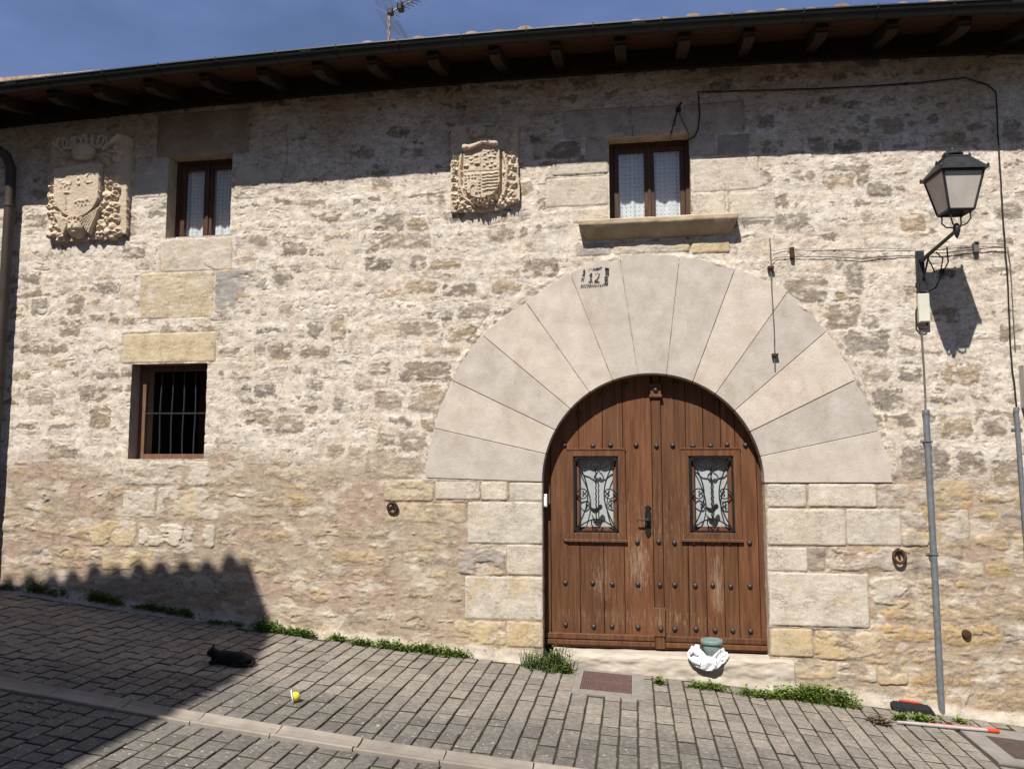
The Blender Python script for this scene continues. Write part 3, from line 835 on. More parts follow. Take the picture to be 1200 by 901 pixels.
    # wall mesh ends just below the street surface
    keep &= ZM > gz(XM) - 0.12
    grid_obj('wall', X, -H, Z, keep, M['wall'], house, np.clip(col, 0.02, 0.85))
    # reveals of the openings, returned into the wall
    def reveal(x0, x1, z0, z1, depth, tone, sides='LRTB', y0=-0.003, step=0.02):
        for sd in sides:
            if sd in 'LR':
                a = np.arange(z0, z1 + step * .5, step); a[-1] = z1
                d = np.linspace(0, 1, 16) * (depth - y0) + y0
                Yg, Zg = np.meshgrid(d, a)
                k = (0.0035 * fbm(Yg, Zg, 12, oct=3, seed=91)) * np.minimum(1, (Yg - y0) / 0.03)
                Xg = (x0 + k - 0.002) if sd == 'L' else (x1 - k + 0.002)
            else:
                a = np.arange(x0, x1 + step * .5, step); a[-1] = x1
                d = np.linspace(0, 1, 16) * (depth - y0) + y0
                Yg, Xg = np.meshgrid(d, a)
                k = (0.0035 * fbm(Xg, Yg, 12, oct=3, seed=92)) * np.minimum(1, (Yg - y0) / 0.03)
                Zg = (z1 - k + 0.002) if sd == 'T' else (z0 + k - 0.002)
                Xg = Xg + 0 * Yg
            cc = np.ones(Yg.shape + (3,)) * np.array(tone) * (1 + 0.15 * fbm(Xg * 1.7 + Yg, Zg + Yg, 6, oct=4, seed=93))[..., None]
            grid_obj('reveal', Xg + 0 * Yg, Yg, Zg + 0 * Yg, np.ones((Yg.shape[0] - 1, Yg.shape[1] - 1), bool), M['wall'], house, cc)
    reveal(*W_UR, 0.34, (0.50, 0.42, 0.32))
    reveal(*W_UL, 0.34, (0.48, 0.40, 0.31))
    reveal(*W_LL, 0.40, (0.40, 0.33, 0.26))
    reveal(DX0, DX1, -2.0, ARC_C[1], 0.20, (0.54, 0.47, 0.39), 'LR')
    # the rest of the shell: side, back walls
    mb = MB(); mb.box(-9.5, -9.2, 0.04, 7.0, -2.6, 3.25); mb.build('side_wall', M['render'], house)
    mb = MB(); mb.box(5.7, 6.0, 0.04, 7.0, -3.0, 3.5); mb.build('side_wall', M['render'], house)
    mb = MB(); mb.box(-9.2, 5.7, 6.7, 7.0, -3.0, 3.4); mb.build('back_wall', M['render'], house)
build_wall()

# ---- voussoirs of the great arch: inner and outer end of every joint (photo survey)
J = [((635, 564), (498, 560)), ((636.7, 531), (508.3, 501.7)), ((646, 501), (530, 445.7)), ((665.7, 476.7), (565, 392.7)), ((687.3, 455), (616.7, 355)),
     ((715.7, 440), (667.7, 320)), ((746.7, 431), (726, 300)), ((782.3, 431), (796.7, 300)), ((816, 437.7), (861.7, 315)), ((843.3, 455), (923.3, 341.7)),
     ((866.7, 476), (968.3, 388.3)), ((886, 502.3), (1001.7, 445.7)), ((900, 532.7), (1030, 505)), ((900, 565.7), (1047, 565.7))]
JW = []
for (a, b) in J:
    xi, zi = wp(*a); xo, zo = wp(*b)
    an = math.atan2(max(zi - ARC_C[1], 0), xi - ARC_C[0])
    JW.append((an, (xo, max(zo, -0.186))))
JW[0] = (math.pi, JW[0][1]); JW[-1] = (0.0, JW[-1][1])
vous = []
for i in range(13):
    a0, o0 = JW[i]; a1, o1 = JW[i + 1]
    cx, cz = ARC_C
    inner = [(cx + ARC_R * math.cos(a0 + (a1 - a0) * t), cz + ARC_R * math.sin(a0 + (a1 - a0) * t)) for t in np.linspace(0, 1, 9)]
    r_0 = math.hypot(o0[0] - cx, o0[1] - cz); r_1 = math.hypot(o1[0] - cx, o1[1] - cz)
    b0 = math.atan2(o0[1] - cz, o0[0] - cx); b1 = math.atan2(o1[1] - cz, o1[0] - cx)
    outer = [(cx + lerp(r_0, r_1, t) * math.cos(lerp(b0, b1, t)), cz + lerp(r_0, r_1, t) * math.sin(lerp(b0, b1, t))) for t in np.linspace(1, 0, 9)]
    outer = [(cx + (px_ - cx) * (1 + q), cz + (pz_ - cz) * (1 + q)) for (px_, pz_), q in zip(outer, [random.uniform(-.006, .003) for _ in outer])]
    poly = np.array(inner + outer)
    c = poly.mean(0)
    g = 0.0018 + random.random() * 0.0024
    # shrink across the joint so a thin open line stays between the stones
    am = (a0 + a1) / 2
    tdir = np.array([-math.sin(am), math.cos(am)])
    off = (poly - c) @ tdir
    wmax = np.abs(off) + 1e-6
    poly = poly - np.outer(np.sign(off) * np.minimum(g, wmax), tdir)
    mb = MB(); mb.prism([tuple(p) for p in poly], -0.014 + random.uniform(-.003, .003), 0.185)
    v = mb.build('voussoir', M['voussoir'], house, bevel=0.0035)
    vous.append(v)
mb = MB()
arc = [(ARC_O[0] + 2.09 * math.cos(t), ARC_O[1] + 2.09 * math.sin(t)) for t in np.linspace(0, math.pi, 40)]
arc2 = [(ARC_C[0] + (ARC_R + .004) * math.cos(t), ARC_C[1] + (ARC_R + .004) * math.sin(t)) for t in np.linspace(0, math.pi, 40)]
for i in range(39):
    mb.add([(arc[i][0], -0.006, arc[i][1]), (arc[i + 1][0], -0.006, arc[i + 1][1]), (arc2[i + 1][0], -0.006, arc2[i + 1][1]), (arc2[i][0], -0.006, arc2[i][1])], [(0, 1, 2, 3)])
mb.build('arch_mortar', simple("dirty joint mortar", (0.13, 0.105, 0.08), (0.56, 0.50, 0.42), 12, 1.0), house)

# stencilled house mark on the arch: a dashed frame round the number 12
mb = MB()
YV = -0.0185
def fleck(poly, keep=0.86, n=7):
    """paint a four-cornered stroke as broken flecks"""
    (ax_, ay_), (bx_, by_), (cx_, cy_), (dx_, dy_) = poly
    m = 4
    for i in range(n):
        for j in range(m):
            if random.random() > keep: continue
            q = []
            for (s_, t_) in ((i / n, j / m), ((i + 1) / n, j / m), ((i + 1) / n, (j + 1) / m), (i / n, (j + 1) / m)):
                x = (1 - s_) * ((1 - t_) * ax_ + t_ * dx_) + s_ * ((1 - t_) * bx_ + t_ * cx_)
                y = (1 - s_) * ((1 - t_) * ay_ + t_ * dy_) + s_ * ((1 - t_) * by_ + t_ * cy_)
                x += random.uniform(-.22, .22); y += random.uniform(-.3, .3)
                X, Z = wp(x, y, YV); q.append((X, YV, Z))
            mb.add(q, [(0, 1, 2, 3)])
def stroke(x0, y0, x1, y1, w, keep=0.86, n=7):
    dx, dy = x1 - x0, y1 - y0; l = math.hypot(dx, dy); nx, ny = -dy / l * w / 2, dx / l * w / 2
    fleck(((x0 + nx, y0 + ny), (x1 + nx, y1 + ny), (x1 - nx, y1 - ny), (x0 - nx, y0 - ny)), keep, n)
stroke(685.2, 316, 682.3, 330, 2.6, .8)
stroke(690, 317.5, 692.5, 314.5, 2.4, .6, 4); stroke(694, 317, 696.5, 314.3, 2.2, .7, 4); stroke(697, 315.6, 705.5, 314.2, 3.0, .85, 6)
stroke(709, 314.8, 713, 316, 3.0, .95, 4); stroke(711.6, 314.6, 711.5, 322.5, 4.4, .97); stroke(710.8, 322.5, 710.3, 333.5, 4.2, .72)
for i, x in enumerate(np.linspace(681.5, 711, 13)):
    stroke(x + .8, 333.2 - .05 * i, x - .6, 337.8 - .22 * i, 1.3, .75, 4)
stroke(690.8, 323.5, 693.2, 320.2, 1.6, .85, 4); stroke(693.2, 320.4, 692.0, 330.5, 2.0, .85); stroke(689.6, 330.6, 694.5, 330.4, 1.6, .75, 4)
stroke(697.6, 322, 699.5, 319.6, 1.3, .6, 3); stroke(699.5, 319.6, 702.4, 321, 1.3, .5, 3); stroke(702.3, 321, 701.6, 325, 1.7, .8, 4); stroke(701.6, 325, 697.0, 330.2, 1.7, .85, 5); stroke(696.6, 330.4, 703.0, 330.3, 1.9, .85, 4)
mb.build('painted_mark', M['paint'], vous[5])

# ---- threshold
def slab():
    x0, x1 = -0.77, 1.36
    xs_ = np.linspace(x0, x1, 150)
    prof = [(0.30, -1.738), (0.10, -1.736), (0.00, -1.738), (-0.030, -1.744), (-0.044, -1.760), (-0.050, -1.80), (-0.053, -1.86), (-0.056, -1.92), (-0.060, -2.0), (-0.062, -2.14)]
    prof2 = []
    for a, b in zip(prof[:-1], prof[1:]):
        for t in np.linspace(0, 1, 6)[:-1]: prof2.append((lerp(a[0], b[0], t), lerp(a[1], b[1], t)))
    prof2.append(prof[-1])
    Y = np.array([[p[0] for _ in xs_] for p in prof2]); Z = np.array([[p[1] for _ in xs_] for p in prof2])
    X = np.array([xs_ for _ in prof2])
    n = fbm(X, Z + Y, 4, 9, 5, seed=101)
    fr = sm(0.02, -0.04, Y)
    Y = Y - 0.016 * n * fr; Z = Z + 0.008 * pn(X, Y, 5, seed=102)
    # broken left end
    Z = Z - 0.05 * sm(-0.62, -0.76, X + 0.04 * pn(X, Z, 8, seed=103)) * sm(0.0, -0.03, Y)
    grid_obj('threshold', X, Y, Z, np.ones((len(prof2) - 1, len(xs_) - 1), bool), M['step'], house)
slab()

# ---- the double door
YD = 0.15
door_mb = MB()
def arc_z(x, r=1.035): return ARC_C[1] + math.sqrt(max(r * r - (x - ARC_C[0]) ** 2, 0.0004))
def plank(mb, x0, x1, z0, yf=YD, th=0.05, ztop=None):
    top = [(x, min(arc_z(x), ztop) if ztop else arc_z(x)) for x in np.linspace(x1, x0, 6)]
    mb.prism([(x0, z0), (x1, z0)] + top, yf, yf + th)
ZB = -1.715
mb = MB(); plank(mb, DX0 - .02, DX1 + .02, ZB + .01, YD + 0.105, 0.03)
door = mb.build('door', M['door'], house)
tag(door, 'weathered brown double door studded with iron nails')
GAP = 0.0028
def leaf(cuts, hole):
    mb = MB()
    for a, b in zip(cuts[:-1], cuts[1:]):
        hx0, hx1, hz0, hz1 = hole
        a2, b2 = a + GAP, b - GAP
        yj = YD + random.uniform(-.0015, .0015)
        if b2 <= hx0 or a2 >= hx1: plank(mb, a2, b2, ZB, yj)
        else:
            # board runs on behind the little window's casing, cut away for the opening
            plank(mb, a2, b2, ZB, yj, ztop=hz0)
            top = [(x, arc_z(x)) for x in np.linspace(b2, a2, 6)]
            mb.prism([(a2, hz1), (b2, hz1)] + top, yj, yj + .05)
            if a2 < hx0 < b2: mb.prism([(a2, hz0), (hx0, hz0), (hx0, hz1), (a2, hz1)], yj, yj + .05)
            if a2 < hx1 < b2: mb.prism([(hx1, hz0), (b2, hz0), (b2, hz1), (hx1, hz1)], yj, yj + .05)
    return mb.build('door_leaf', M['door'], door, bevel=0.0028)
HL = (-0.574, -0.150, -0.668, 0.052); HR = (0.506, 0.912, -0.655, 0.052)
leaf([DX0 - .012, -0.795, -0.520, -0.295, -0.103, 0.168], HL)
leaf([0.252, 0.485, 0.644, 0.805, 0.933, 1.119, DX1 + .012], HR)
mb = MB()
mb.prism([(0.170, ZB), (0.254, ZB), (0.254, 0.60), (0.170, 0.60)], YD - 0.030, YD + 0.02)
mb.box(0.160, 0.262, YD - 0.040, YD + .02, -1.60, -1.345)
mb.prism([(0.163, 0.60), (0.262, 0.60), (0.262, 0.735), (0.163, 0.735)], YD - 0.046, YD + .02)
mb.box(0.152, 0.272, YD - 0.056, YD, 0.605, 0.632)
mb.prism([(0.18, 0.735), (0.246, 0.735), (0.246, arc_z(0.246)), (0.18, arc_z(0.18))], YD - 0.012, YD + .02)
mb.build('astragal', M['door'], door, bevel=0.004)
mb = MB()
for (xa, xb) in ((DX0 + 0.002, 0.166), (0.258, DX1 - 0.002)):
    for (z0, z1, o_) in ((-1.650, -1.602, 0.018), (-1.700, -1.658, 0.030)):
        mb.box(xa, xb, YD - o_, YD + .002, z0, z1)
    mb.box(xa, xb, YD - 0.009, YD + .002, -1.722, -1.598)
mb.build('bottom_rail', M['door'], door, bevel=0.008, seg=3)
# studs: one mesh, many copies
stud_me = None
rowsx = [-0.655, -0.395, -0.225, 0.02, 0.212, 0.355, 0.545, 0.705, 0.865, 1.03]
spots = [(x + random.uniform(-.008, .008), z + random.uniform(-.006, .006)) for z in (0.152, -0.745, -1.135, -1.530) for x in rowsx]
spots += [(-0.52, 0.45), (-0.30, 0.64), (-0.06, 0.73), (0.40, 0.74), (0.60, 0.70), (0.78, 0.56), (0.212, 0.675)]
for (x, z) in spots:
    if stud_me is None:
        mb = MB(); Mx = Matrix.Rotation(math.radians(90), 3, 'X')
        mb.lathe([(0.023, -0.004), (0.024, 0.003), (0.021, 0.012), (0.014, 0.019), (0.005, 0.0225), (0.0008, 0.023)], (x, YD, z), 14, Mx)
        s0 = mb.build('door_stud', M['stud'], door, smooth=True)
        cen = np.array([x, YD, z]) - ORG[door.name]
        me = s0.data
        for vtx in me.vertices: vtx.co -= Vector(cen)
        s0.location = Vector(cen); stud_me = s0
        continue
    o = stud_me.copy(); COL.objects.link(o); o.parent = door
    yy = YD - (0.030 if abs(x - 0.212) < .03 else 0) - (0.010 if abs(x - .212) < .03 and z < -1.34 else 0) - (0.016 if z > .6 and abs(x - .212) < .03 else 0)
    o.location = Vector(np.array([x, yy, z]) - ORG[door.name])
    o.rotation_euler = (random.uniform(-.12, .12), 0, random.uniform(-.12, .12))
# little windows with wrought iron
def spiral(cx, cz, r0, r1, a0, a1, y, n=22):
    return [(cx + lerp(r0, r1, t) * math.cos(lerp(a0, a1, t)), y, cz + lerp(r0, r1, t) * math.sin(lerp(a0, a1, t))) for t in np.linspace(0, 1, n)]
def smooth_path(P, n=6):
    P = [np.array(p, float) for p in P]; out = []
    for i in range(len(P) - 1):
        p0, p1, p2, p3 = P[max(i - 1, 0)], P[i], P[i + 1], P[min(i + 2, len(P) - 1)]
        for t in np.linspace(0, 1, n, endpoint=False):
            out.append(0.5 * ((2 * p1) + (-p0 + p2) * t + (2 * p0 - 5 * p1 + 4 * p2 - p3) * t * t + (-p0 + 3 * p1 - 3 * p2 + p3) * t ** 3))
    return out + [P[-1]]
def heart(mb, cx, cz, s, ang, y, r=0.0056):
    """two scrolls that meet in a point, pointing along ang"""
    ca, sa = math.cos(ang), math.sin(ang)
    C_ = smooth_path([(1.12, 0.0), (0.72, 0.16), (0.38, 0.52), (-0.05, 0.70), (-0.50, 0.58), (-0.66, 0.28), (-0.46, 0.06), (-0.18, 0.14), (-0.16, 0.34), (-0.32, 0.36)])
    for k in (-1, 1):
        mb.tube([(cx + s * (u * ca - k * v * sa), y, cz + s * (u * sa + k * v * ca)) for (u, v) in C_], r, 6)
def door_window(h, outer):
    hx0, hx1, hz0, hz1 = h; ox0, ox1, oz0, oz1 = outer
    mb = MB()
    ya, yb = YD - 0.022, YD + 0.004
    for p in ([(ox0, oz0), (ox1, oz0), (hx1, hz0), (hx0, hz0)], [(ox1, oz0), (ox1, oz1), (hx1, hz1), (hx1, hz0)],
              [(ox1, oz1), (ox0, oz1), (hx0, hz1), (hx1, hz1)], [(ox0, oz1), (ox0, oz0), (hx0, hz0), (hx0, hz1)]):
        mb.prism(p, ya, yb)
    mb.box(ox0 - .008, ox1 + .008, ya - .010, ya + .012, oz0 - 0.004, oz0 + 0.022)
    mb.box(ox0 - .004, ox1 + .004, ya - .006, ya + .010, oz1 - 0.016, oz1 + 0.002)
    mb.build('window_casing', M['door'], door, bevel=0.004)
    # recessed inner lining and glass
    ym = YD + 0.052
    mb = MB()
    t = 0.052
    mb.box(hx0 - .01, hx0 + t, YD + .022, ym + .02, hz0, hz1); mb.box(hx1 - t, hx1 + .01, YD + .022, ym + .02, hz0, hz1)
    mb.box(hx0 + t, hx1 - t, YD + .022, ym + .02, hz0, hz0 + t); mb.box(hx0 + t, hx1 - t, YD + .022, ym + .02, hz1 - t * .5, hz1)
    mb.build('inner_frame', M['door'], door, bevel=0.002)
    mb = MB(); mb.box(hx0 + t, hx1 - t, ym, ym + .004, hz0 + t, hz1 - t * .5); mb.build('pane', M['glass'], door)
    n = 40
    X, Z = np.meshgrid(np.linspace(hx0 + .02, hx1 - .02, n), np.linspace(hz0 + .02, hz1 - .01, 12))
    Y = ym + 0.026 + 0.005 * np.sin(X * 62 + 0.8 * Z) + 0.003 * pn(X, Z, 6, 2, seed=3)
    grid_obj('curtain', X, Y, Z, np.ones((11, n - 1), bool), M['white_cloth'], door)
    mb = MB(); y = YD - 0.006
    cx = (hx0 + hx1) / 2; cz = (hz0 + hz1) / 2; w = (hx1 - hx0) / 2; hh = (hz1 - hz0) / 2
    f = 0.010
    for (a, b) in (((hx0 + f, hz0 + f), (hx1 - f, hz0 + f)), ((hx1 - f, hz0 + f), (hx1 - f, hz1 - f)), ((hx1 - f, hz1 - f), (hx0 + f, hz1 - f)), ((hx0 + f, hz1 - f), (hx0 + f, hz0 + f))):
        mb.box(min(a[0], b[0]) - .010, max(a[0], b[0]) + .010, y - .008, y + .012, min(a[1], b[1]) - .010, max(a[1], b[1]) + .010)
    # four bowed bars
    r = 0.0062
    mb.tube([(hx0 + .03 + 0.105 * math.sin(math.pi * t), y, lerp(hz0 + .04, hz1 - .04, t)) for t in np.linspace(0, 1, 20)], r, 6)
    mb.tube([(hx1 - .03 - 0.105 * math.sin(math.pi * t), y, lerp(hz0 + .04, hz1 - .04, t)) for t in np.linspace(0, 1, 20)], r, 6)
    mb.tube([(lerp(hx0 + .03, hx1 - .03, t), y + .004, hz1 - .04 - 0.085 * math.sin(math.pi * t)) for t in np.linspace(0, 1, 20)], r, 6)
    mb.tube([(lerp(hx0 + .03, hx1 - .03, t), y + .004, hz0 + .04 + 0.085 * math.sin(math.pi * t)) for t in np.linspace(0, 1, 20)], r, 6)
    heart(mb, cx, hz1 - .085, 0.066, math.pi / 2, y - .006); heart(mb, cx, hz0 + .085, 0.066, -math.pi / 2, y - .006)
    heart(mb, hx0 + .078, cz + .005, 0.066, math.pi, y - .006); heart(mb, hx1 - .078, cz + .005, 0.066, 0, y - .006)
    # twisted upright and the small cut-out bird at its foot
    mb.tube([(cx + .003 * math.cos(t * 60), y + .003 * math.sin(t * 60), lerp(hz1 - .12, hz0 + .11, t)) for t in np.linspace(0, 1, 50)], 0.0065, 6)
    bz = hz0 + .215
    bird = [(-.07, .062), (-.050, .030), (-.035, .016), (-.01, .012), (.012, .020), (.022, .042), (.040, .052), (.056, .042), (.060, .024), (.052, .004), (.036, -.002), (.026, -.020), (.005, -.034), (-.020, -.034), (-.042, -.018), (-.055, .010)]
    mb.prism([(cx + p[0], bz + p[1]) for p in bird], y - .010, y + .006)
    for (qx, qz) in ((hx0 + .028, hz0 + .030), (hx1 - .028, hz0 + .030), (hx0 + .028, hz1 - .030), (hx1 - .028, hz1 - .030)):
        mb.box(qx - .018, qx + .018, y - .012, y + .010, qz - .015, qz + .015)
    return mb.build('grille', M['iron'], door, smooth=True)
door_window(HL, (-0.638, -0.082, -0.750, 0.125))
door_window(HR, (0.431, 0.975, -0.735, 0.128))
mb = MB()
pl = [(0.105, -0.69), (0.12, -0.70), (0.137, -0.69), (0.150, -0.655), (0.140, -0.625), (0.150, -0.60), (0.150, -0.47), (0.138, -0.45), (0.152, -0.425), (0.122, -0.405), (0.092, -0.425), (0.104, -0.45), (0.093, -0.47), (0.093, -0.60), (0.102, -0.625), (0.092, -0.655)]
mb.prism(pl, YD - 0.012, YD + .004)
mb.lathe([(0.018, 0), (0.018, 0.02), (0.012, 0.024), (0.012, 0.05)], (0.122, YD - 0.01, -0.545), 12, Matrix.Rotation(math.radians(90), 3, 'X'))
mb.tube([(0.122, YD - .055, -0.545), (0.10, YD - .06, -0.542), (0.05, YD - .062, -0.540), (0.015, YD - .056, -0.546)], [0.011, 0.010, 0.008, 0.007], 8)
mb.lathe([(0.010, 0), (0.010, 0.004), (0.002, 0.0045)], (0.122, YD - 0.012, -0.64), 10, Matrix.Rotation(math.radians(90), 3, 'X'))
mb.build('door_handle', M['iron'], door, smooth=True)
# white door contact in the left jamb
mb = MB(); bx, bz = wp(638.5, 586, 0.06)
mb.box(bx - 0.028, bx + 0.022, 0.045, 0.080, bz - 0.062, bz + 0.058)
mb.box(bx - 0.022, bx + 0.016, 0.040, 0.046, bz - 0.054, bz + 0.034)
mb.box(bx - 0.010, bx + 0.006, 0.038, 0.044, bz + 0.040, bz + 0.050)
mb.box(DX0 - .01, bx - .02, 0.055, 0.075, bz - 0.03, bz + .03)
o = mb.build('bell_box', M['white'], None, bevel=0.004)
tag(o, 'small white plastic box fixed in the left jamb of the arched door', 'door bell')

# ---- windows
def window(op, yf, fw, mull, curtain_gap, sillz=None):
    x0, x1, z0, z1 = op
    x0 -= .006; x1 += .006; z1 += .006; z0 -= .002
    th = 0.06
    mb = MB()
    mb.box(x0, x0 + fw, yf, yf + th, z0, z1); mb.box(x1 - fw, x1, yf, yf + th, z0, z1)
    mb.box(x0 + fw, x1 - fw, yf, yf + th, z1 - fw, z1); mb.box(x0 + fw, x1 - fw, yf, yf + th, z0, z0 + fw * .55)
    win = mb.build('window', M['frame'], house, bevel=0.004)
    cx = (x0 + x1) / 2
    for (a, b) in ((x0 + fw + .003, cx - .002), (cx + .002, x1 - fw - .003)):
        mb = MB(); s = 0.048; yy = yf + 0.010
        zz0, zz1 = z0 + fw * .55 + .003, z1 - fw - .003
        mb.box(a, a + s, yy, yy + .045, zz0, zz1); mb.box(b - s, b, yy, yy + .045, zz0, zz1)
        mb.box(a + s, b - s, yy, yy + .045, zz1 - s, zz1); mb.box(a + s, b - s, yy, yy + .045, zz0, zz0 + s * .5)
        mb.build('sash', M['frame'], win, bevel=0.004)
        mb = MB(); mb.box(a + s - .004, b - s + .004, yy + .02, yy + .024, zz0 + s * .5 - .004, zz1 - s + .004); mb.build('pane', M['glass'], win)
        n = 60
        X, Z = np.meshgrid(np.linspace(a + .005, b - .005, n), np.linspace(zz0, zz1, 10))
        ph = random.random() * 6
        Y = yf + 0.072 + 0.009 * np.sin((X + 0.02 * np.sin(Z * 2)) * 46 + ph) + 0.004 * np.sin(X * 97 + ph * 2)
        grid_obj('curtain', X, Y, Z, np.ones((9, n - 1), bool), M['lace'], win)
    mb = MB(); mb.box(cx - .016, cx + .016, yf - 0.006, yf + .02, z0 + fw * .55, z1 - fw); mb.build('mullion', M['frame'], win, bevel=0.004)
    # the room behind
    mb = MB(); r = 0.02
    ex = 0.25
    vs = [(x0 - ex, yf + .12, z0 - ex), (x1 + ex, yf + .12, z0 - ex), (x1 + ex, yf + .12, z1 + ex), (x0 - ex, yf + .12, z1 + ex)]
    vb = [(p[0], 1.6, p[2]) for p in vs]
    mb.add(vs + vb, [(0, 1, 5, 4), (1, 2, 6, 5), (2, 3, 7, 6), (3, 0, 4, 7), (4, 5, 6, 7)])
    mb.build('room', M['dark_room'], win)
    return win
win_ur = window(W_UR, 0.165, 0.045, .06, .05)
win_ul = window(W_UL, 0.165, 0.050, .06, .05)
tag(win_ur, 'brown casement window with lace curtains above the arch')
tag(win_ul, 'narrow brown casement window with lace curtains under the eave')
# projecting sill of the right window
def sill():
    x0, x1 = -0.488, 0.985
    prof = [(0.26, 2.300), (-0.02, 2.296), (-0.150, 2.280), (-0.160, 2.270), (-0.158, 2.232), (-0.130, 2.195), (-0.075, 2.150), (-0.020, 2.118), (0.02, 2.112)]
    P = []
    for a, b in zip(prof[:-1], prof[1:]):
        for t in np.linspace(0, 1, 5)[:-1]: P.append((lerp(a[0], b[0], t), lerp(a[1], b[1], t)))
    P.append(prof[-1])
    xs_ = np.linspace(0, 1, 110)
    X = np.zeros((len(P), len(xs_))); Y = X.copy(); Z = X.copy()
    for i, (y, z) in enumerate(P):
        inset = 0.075 * min(1, max(0, (2.235 - z) / 0.11))
        X[i] = lerp(x0 + inset, x1 - inset * 0.8, xs_); Y[i] = y; Z[i] = z
    n = fbm(X, Z + Y, 5, 9, 4, seed=111)
    Z = Z + 0.004 * n + 0.004 * pn(X, Y, 2, seed=112); Y = Y + 0.006 * n * sm(0.0, -0.05, Y)
    # square ends: fold the end columns back to the wall
    Xa = np.concatenate([X[:, :1], X, X[:, -1:]], 1)
    Ya = np.concatenate([np.full((len(P), 1), 0.02), Y, np.full((len(P), 1), 0.02)], 1)
    Za = np.concatenate([Z[:, :1], Z, Z[:, -1:]], 1)
    grid_obj('window_sill', Xa, Ya, Za, np.ones((len(P) - 1, Xa.shape[1] - 1), bool), M['sill'], house, smooth=False)
sill()

# barred lower window
x0, x1, z0, z1 = W_LL
mb = MB()
mb.box(x0 - .004, x0 + 0.075, 0.145, 0.195, z0, z1 - .02); mb.box(x1 - 0.03, x1 + .004, 0.145, 0.195, z0, z1)
mb.box(x0 + .075, x1 - .03, 0.145, 0.195, z1 - 0.06, z1 + .004); mb.box(x0 + .075, x1 - .03, 0.100, 0.195, z0 - .004, z0 + 0.050)
win_ll = mb.build('window', M['oldwood'], house, bevel=0.004)
tag(win_ll, 'dark barred window with bare wooden frame low on the wall')
mb = MB()
for k in range(5):
    x = lerp(x0 + 0.235, x1 - 0.085, k / 4)
    mb.tube([(x + .004 * math.sin(z * 9 + k), 0.165, z) for z in np.linspace(z0 - .01, z1 + .01, 14)], 0.0085, 6)
mb.tube([(x0 - .01, 0.165, z0 + 0.475), (x1 + .01, 0.165, z0 + 0.470)], 0.009, 6)
mb.build('grille', M['lamp_metal'], win_ll, smooth=True)
mb = MB(); mb.box(x0 + 0.24, x0 + 0.56, 0.90, 0.93, z0 + .0, z1 + .25)
for k in range(3): mb.box(x0 + 0.28, x0 + 0.52, 0.892, 0.905, z0 + 0.08 + k * .28, z0 + 0.30 + k * .28)
mb.build('shutter', M['frame'], win_ll, bevel=0.003)
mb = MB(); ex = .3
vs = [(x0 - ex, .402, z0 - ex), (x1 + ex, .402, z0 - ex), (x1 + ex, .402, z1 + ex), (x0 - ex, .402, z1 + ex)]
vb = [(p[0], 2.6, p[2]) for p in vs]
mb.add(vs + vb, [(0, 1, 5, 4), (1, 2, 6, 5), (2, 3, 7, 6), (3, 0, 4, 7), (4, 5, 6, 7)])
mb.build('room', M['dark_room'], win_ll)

# ---- eaves: rafters, boards, wall plate, gutter, roof
EPX = [(-60, 105.5), (0, 98.3), (200, 75.5), (400, 55), (600, 37.5), (800, 22.5), (1000, 9.5), (1200, 0), (1300, -4)]
YG = -0.67
EX = []; EZ = []
for (a, b) in EPX:
    X, Z = wp(a, b, YG - 0.05); EX.append(X); EZ.append(Z)
EX = [-9.9] + EX + [6.4]; EZ = [EZ[0] - (EZ[1] - EZ[0]) / (EX[2] - EX[1]) * (EX[1] + 9.9)] + EZ + [EZ[-1] - 0.02]
_ex = np.linspace(-9.9, 6.4, 400); _ez = np.interp(_ex, EX, EZ)
_kk = np.exp(-0.5 * (np.arange(-12, 13) / 6.0) ** 2); _kk /= _kk.sum()
_ez = np.convolve(np.pad(_ez, 12, mode='edge'), _kk, mode='valid')
def eave(x): return np.interp(x, _ex, _ez)         # top rim of the gutter
gx = np.linspace(-9.75, 6.2, 140)
GR_ = 0.074
def gutter():
    mb = MB()
    n = 14
    ring = []
    for k in range(n + 1):
        t = math.pi + math.pi * k / n
        ring.append((GR_ * math.cos(t), GR_ * math.sin(t)))
    ring = [(-GR_ - 0.007, 0.006), (-GR_ - 0.009, -0.006)] + ring
    inner = [(p[0] * 0.93, p[1] * 0.93 + 0.003) for p in reversed(ring[2:])]
    prof = ring + inner
    m = len(prof)
    vs = []
    for x in gx:
        for (a, b) in prof: vs.append((x, YG + a, float(eave(x)) + b))
    fs = []
    for i in range(len(gx) - 1):
        for k in range(m):
            k2 = (k + 1) % m
            fs.append((i * m + k, i * m + k2, (i + 1) * m + k2, (i + 1) * m + k))
    mb.add(vs, fs)
    # sleeves where the lengths join
    for xj in np.arange(-9.2, 6, 3.1):
        vs = []; R2 = GR_ * 1.07
        pr = [(R2 * math.cos(math.pi + math.pi * k / n), R2 * math.sin(math.pi + math.pi * k / n)) for k in range(n + 1)]
        for xx in (xj - .06, xj + .06):
            for (a, b) in pr: vs.append((xx, YG + a, float(eave(xx)) + b))
        mb.add(vs, [(k, k + 1, n + 2 + k, n + 1 + k) for k in range(n)])
    return mb.build('gutter', M['gutter'], house, smooth=True)
gut = gutter()
